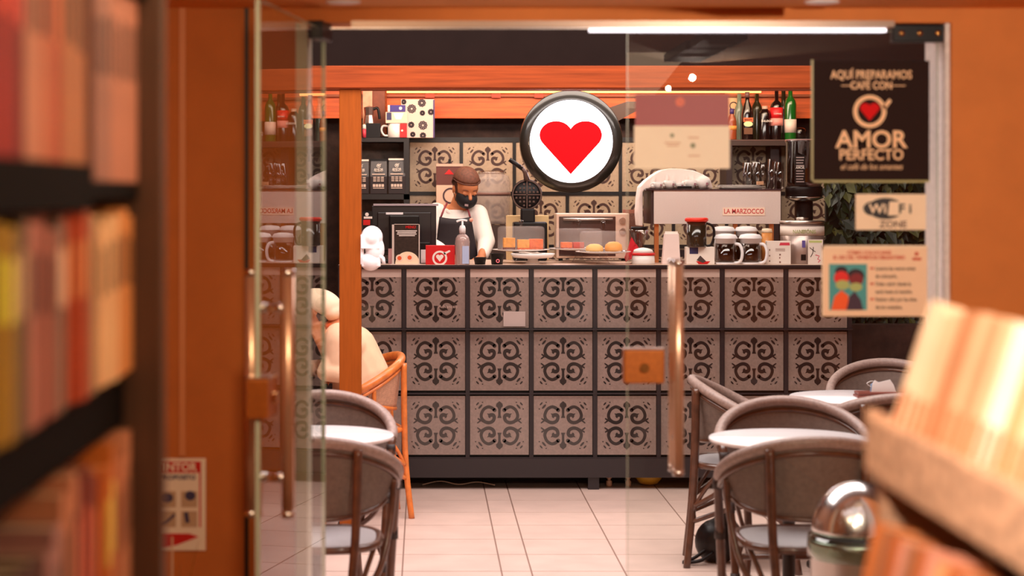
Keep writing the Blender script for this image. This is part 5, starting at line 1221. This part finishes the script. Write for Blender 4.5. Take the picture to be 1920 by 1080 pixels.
ROWS = [  # shelf name, z of the shelf top, (px limit, colour)
 ('top', None, [(35, (168, 34, 18)), (45, (120, 30, 22)), (75, (216, 146, 112)), (104, (210, 122, 84)), (120, (184, 66, 30)), (158, (198, 128, 82)), (212, (176, 124, 104)), (256, (204, 136, 108))], (.235, .255)),
 ('middle', 1.360, [(25, (184, 142, 22)), (64, (122, 100, 70)), (118, (184, 114, 94)), (140, (130, 104, 84)), (164, (196, 82, 40)), (190, (186, 150, 112)), (226, (255, 204, 148)), (256, (228, 150, 82))], (.205, .225)),
 ('lower', .97, [(22, (92, 60, 48)), (88, (92, 60, 48)), (130, (178, 130, 122)), (152, (214, 144, 104)), (192, (140, 58, 36)), (224, (214, 120, 40)), (256, (214, 144, 104))], (.28, .312))]
random.seed(17)
def book(nm, lab, grp, loc, w_, d_, h, c, rz=0, tilt=0):
    # spine faces +x, width along y
    o = empty('book', lab, 'book', loc, rz, grp); o.rotation_euler = (0, tilt, rz)
    m = mat('cover_%d_%d_%d' % c, c, .6, noise=.10, scale=14); t_ = .002
    b = B(); b.box(-d_, 0, 0, t_, 0, h); b.box(-d_, 0, w_-t_, w_, 0, h); b.box(-t_*1.5, 0, t_, w_-t_, 0, h); b.build('cover', m, o)
    B().box(-d_+.003, -t_*1.5, t_, w_-t_, .003, h-.004).build('pages', mat('pages', (226, 196, 150), .8, noise=.1, scale=120), o)
    dk = tuple(int(x*.55) for x in c) if sum(c) > 380 else tuple(min(255, int(x*1.6+40)) for x in c)
    b = B(); b.box(0, .0004, w_*.22, w_*.78, h*.55, h*.85); b.build('spine_title', mat('ink_%d_%d_%d' % dk, dk, .6), o)
    return o
for rn, zs, cols, (h0, h1) in ROWS:
    y = 2.72; i = 0
    while y > 1.45:
        w_ = random.uniform(.030, .046); 
        if rn == 'top' and y-w_ < 2.318 and y > 2.298: y = 2.298
        y -= w_+.0008; xm = VX-.4*F/(y+w_/2); c = cols[0][1]
        for lim, cc in cols:
            c = cc
            if xm < lim: break
        z_ = zs if zs else (1.620 if y > 2.30 else 1.638)
        jit = random.uniform(0, .012); h = random.uniform(h0, h1)
        if rn == 'lower' and xm < 120: h -= .045
        if rn == 'lower': z_ = .97
        bb_ = CN[c]
        book('book', '%s book on the %s shelf of left bookcase, %s from far end panel' % (bb_, rn, ORD[min(i, len(ORD)-1)]), 'books on the %s shelf of the left bookcase' % rn,
             (-.40-jit*(0 if rn == 'top' else 1), y, z_+.0005), w_, random.uniform(.14, .17), h, c); i += 1

# ------------------------------------------------------------------ tiered wooden book rack on the right
rk = empty('book_rack', 'rustic wooden tiered rack of leaning books on the right side of the shop', 'rack', (.60, 1.9, 0))
def rb(x0, x1, y0, y1, z0, z1, name, m=WOODR, bev=.004, poly=None): return B().box(x0-.60, x1-.60, y0-1.9, y1-1.9, z0, z1).build(name, m, rk, bevel=bev)
rb(.585, .603, .9, 2.56, 1.232, 1.312, 'front_plank')
B().prism([(.004, 1.288), (.22, 1.218), (.22, 1.200), (.004, 1.270)], -1.0, .66).build('shelf_board', WOODR, rk)
rb(.588, .606, 2.563, 2.60, 1.236, 1.318, 'end_post')
rb(.606, .84, 2.563, 2.60, 1.0, 1.31, 'end_board')
rb(.84, .86, .9, 2.60, 0, 1.62, 'back_board')
rb(.742, .755, .9, 2.56, .84, 1.150, 'riser', mat('riser_shade_wood', (52, 32, 22), .8, noise=.3, scale=8))  # dark brown carries the shade beneath the upper tier
B().prism([(-.12, .902), (.14, .842), (.14, .824), (-.12, .884)], -1.0, .60).build('shelf_board', WOODR, rk)
rb(.452, .470, .9, 2.50, .90, .965, 'front_plank')
rb(.452, .84, 2.50, 2.52, 0, .94, 'end_board')
rb(.47, .84, .9, .93, 0, 1.2, 'side_board')
random.seed(23)
up = [((250, 216, 184), 'cream'), ((240, 196, 160), 'peach'), ((206, 146, 108), 'tan'), ((228, 182, 144), 'sand'), ((178, 116, 76), 'brown'), ((255, 242, 222), 'white'), ((218, 160, 110), 'apricot'), ((206, 40, 48), 'red')]
seq = [0, 0, 1, 3, 4, 2, 3, 2, 3, 5, 5, 6, 1, 4, 0, 3, 2, 5, 1, 6, 0, 3, 4, 2, 1]
def rbook(loc, w_, d_, h, c, lab, grp, tilt):
    o = empty('book', lab, 'book', loc, 0, grp); o.rotation_euler = (0, tilt, 0)
    m = mat('rcover_%d_%d_%d' % c, c, .65, noise=.10, scale=12); t_ = .002
    b = B(); b.box(0, d_, 0, t_, 0, h); b.box(0, d_, w_-t_, w_, 0, h); b.box(0, t_*1.5, t_, w_-t_, 0, h); b.build('cover', m, o)
    B().box(t_*1.5, d_-.003, t_, w_-t_, .003, h-.004).build('pages', MATS['pages'], o)
    b = B(); b.box(-.0004, 0, w_*.2, w_*.8, h*.1, h*.35); b.build('spine_title', mat('rtitle', (204, 128, 88), .6), o)
for tier, x_, z_, y0, h0, h1, grp in (('upper', .607, 1.2870, 2.555, .168, .190, 'books on the upper tier of the wooden rack'), ('lower', .505, .8975, 2.47, .295, .315, 'books on the lower tier of the wooden rack')):
    y = y0; i = 0
    while y > 1.15 and i < 26:
        w_ = random.uniform(.030, .052); y -= w_+.001
        if tier == 'upper': c, cn = up[seq[i % 25]]
        else: c, cn = [((196, 110, 54), 'rust brown'), ((176, 92, 44), 'dark orange'), ((214, 150, 104), 'tan'), ((150, 96, 66), 'dull brown'), ((206, 140, 120), 'rosy')][(i*3+i//4) % 5]
        rbook((x_, y, z_), w_, (random.uniform(.085, .10) if tier == 'upper' else random.uniform(.06, .07)), random.uniform(h0, h1), c, '%s book leaning on the %s tier of wooden rack, %s from far end' % (cn, tier, ORD[min(i, len(ORD)-1)]), grp, math.radians(18 if tier == 'upper' else 13)); i += 1
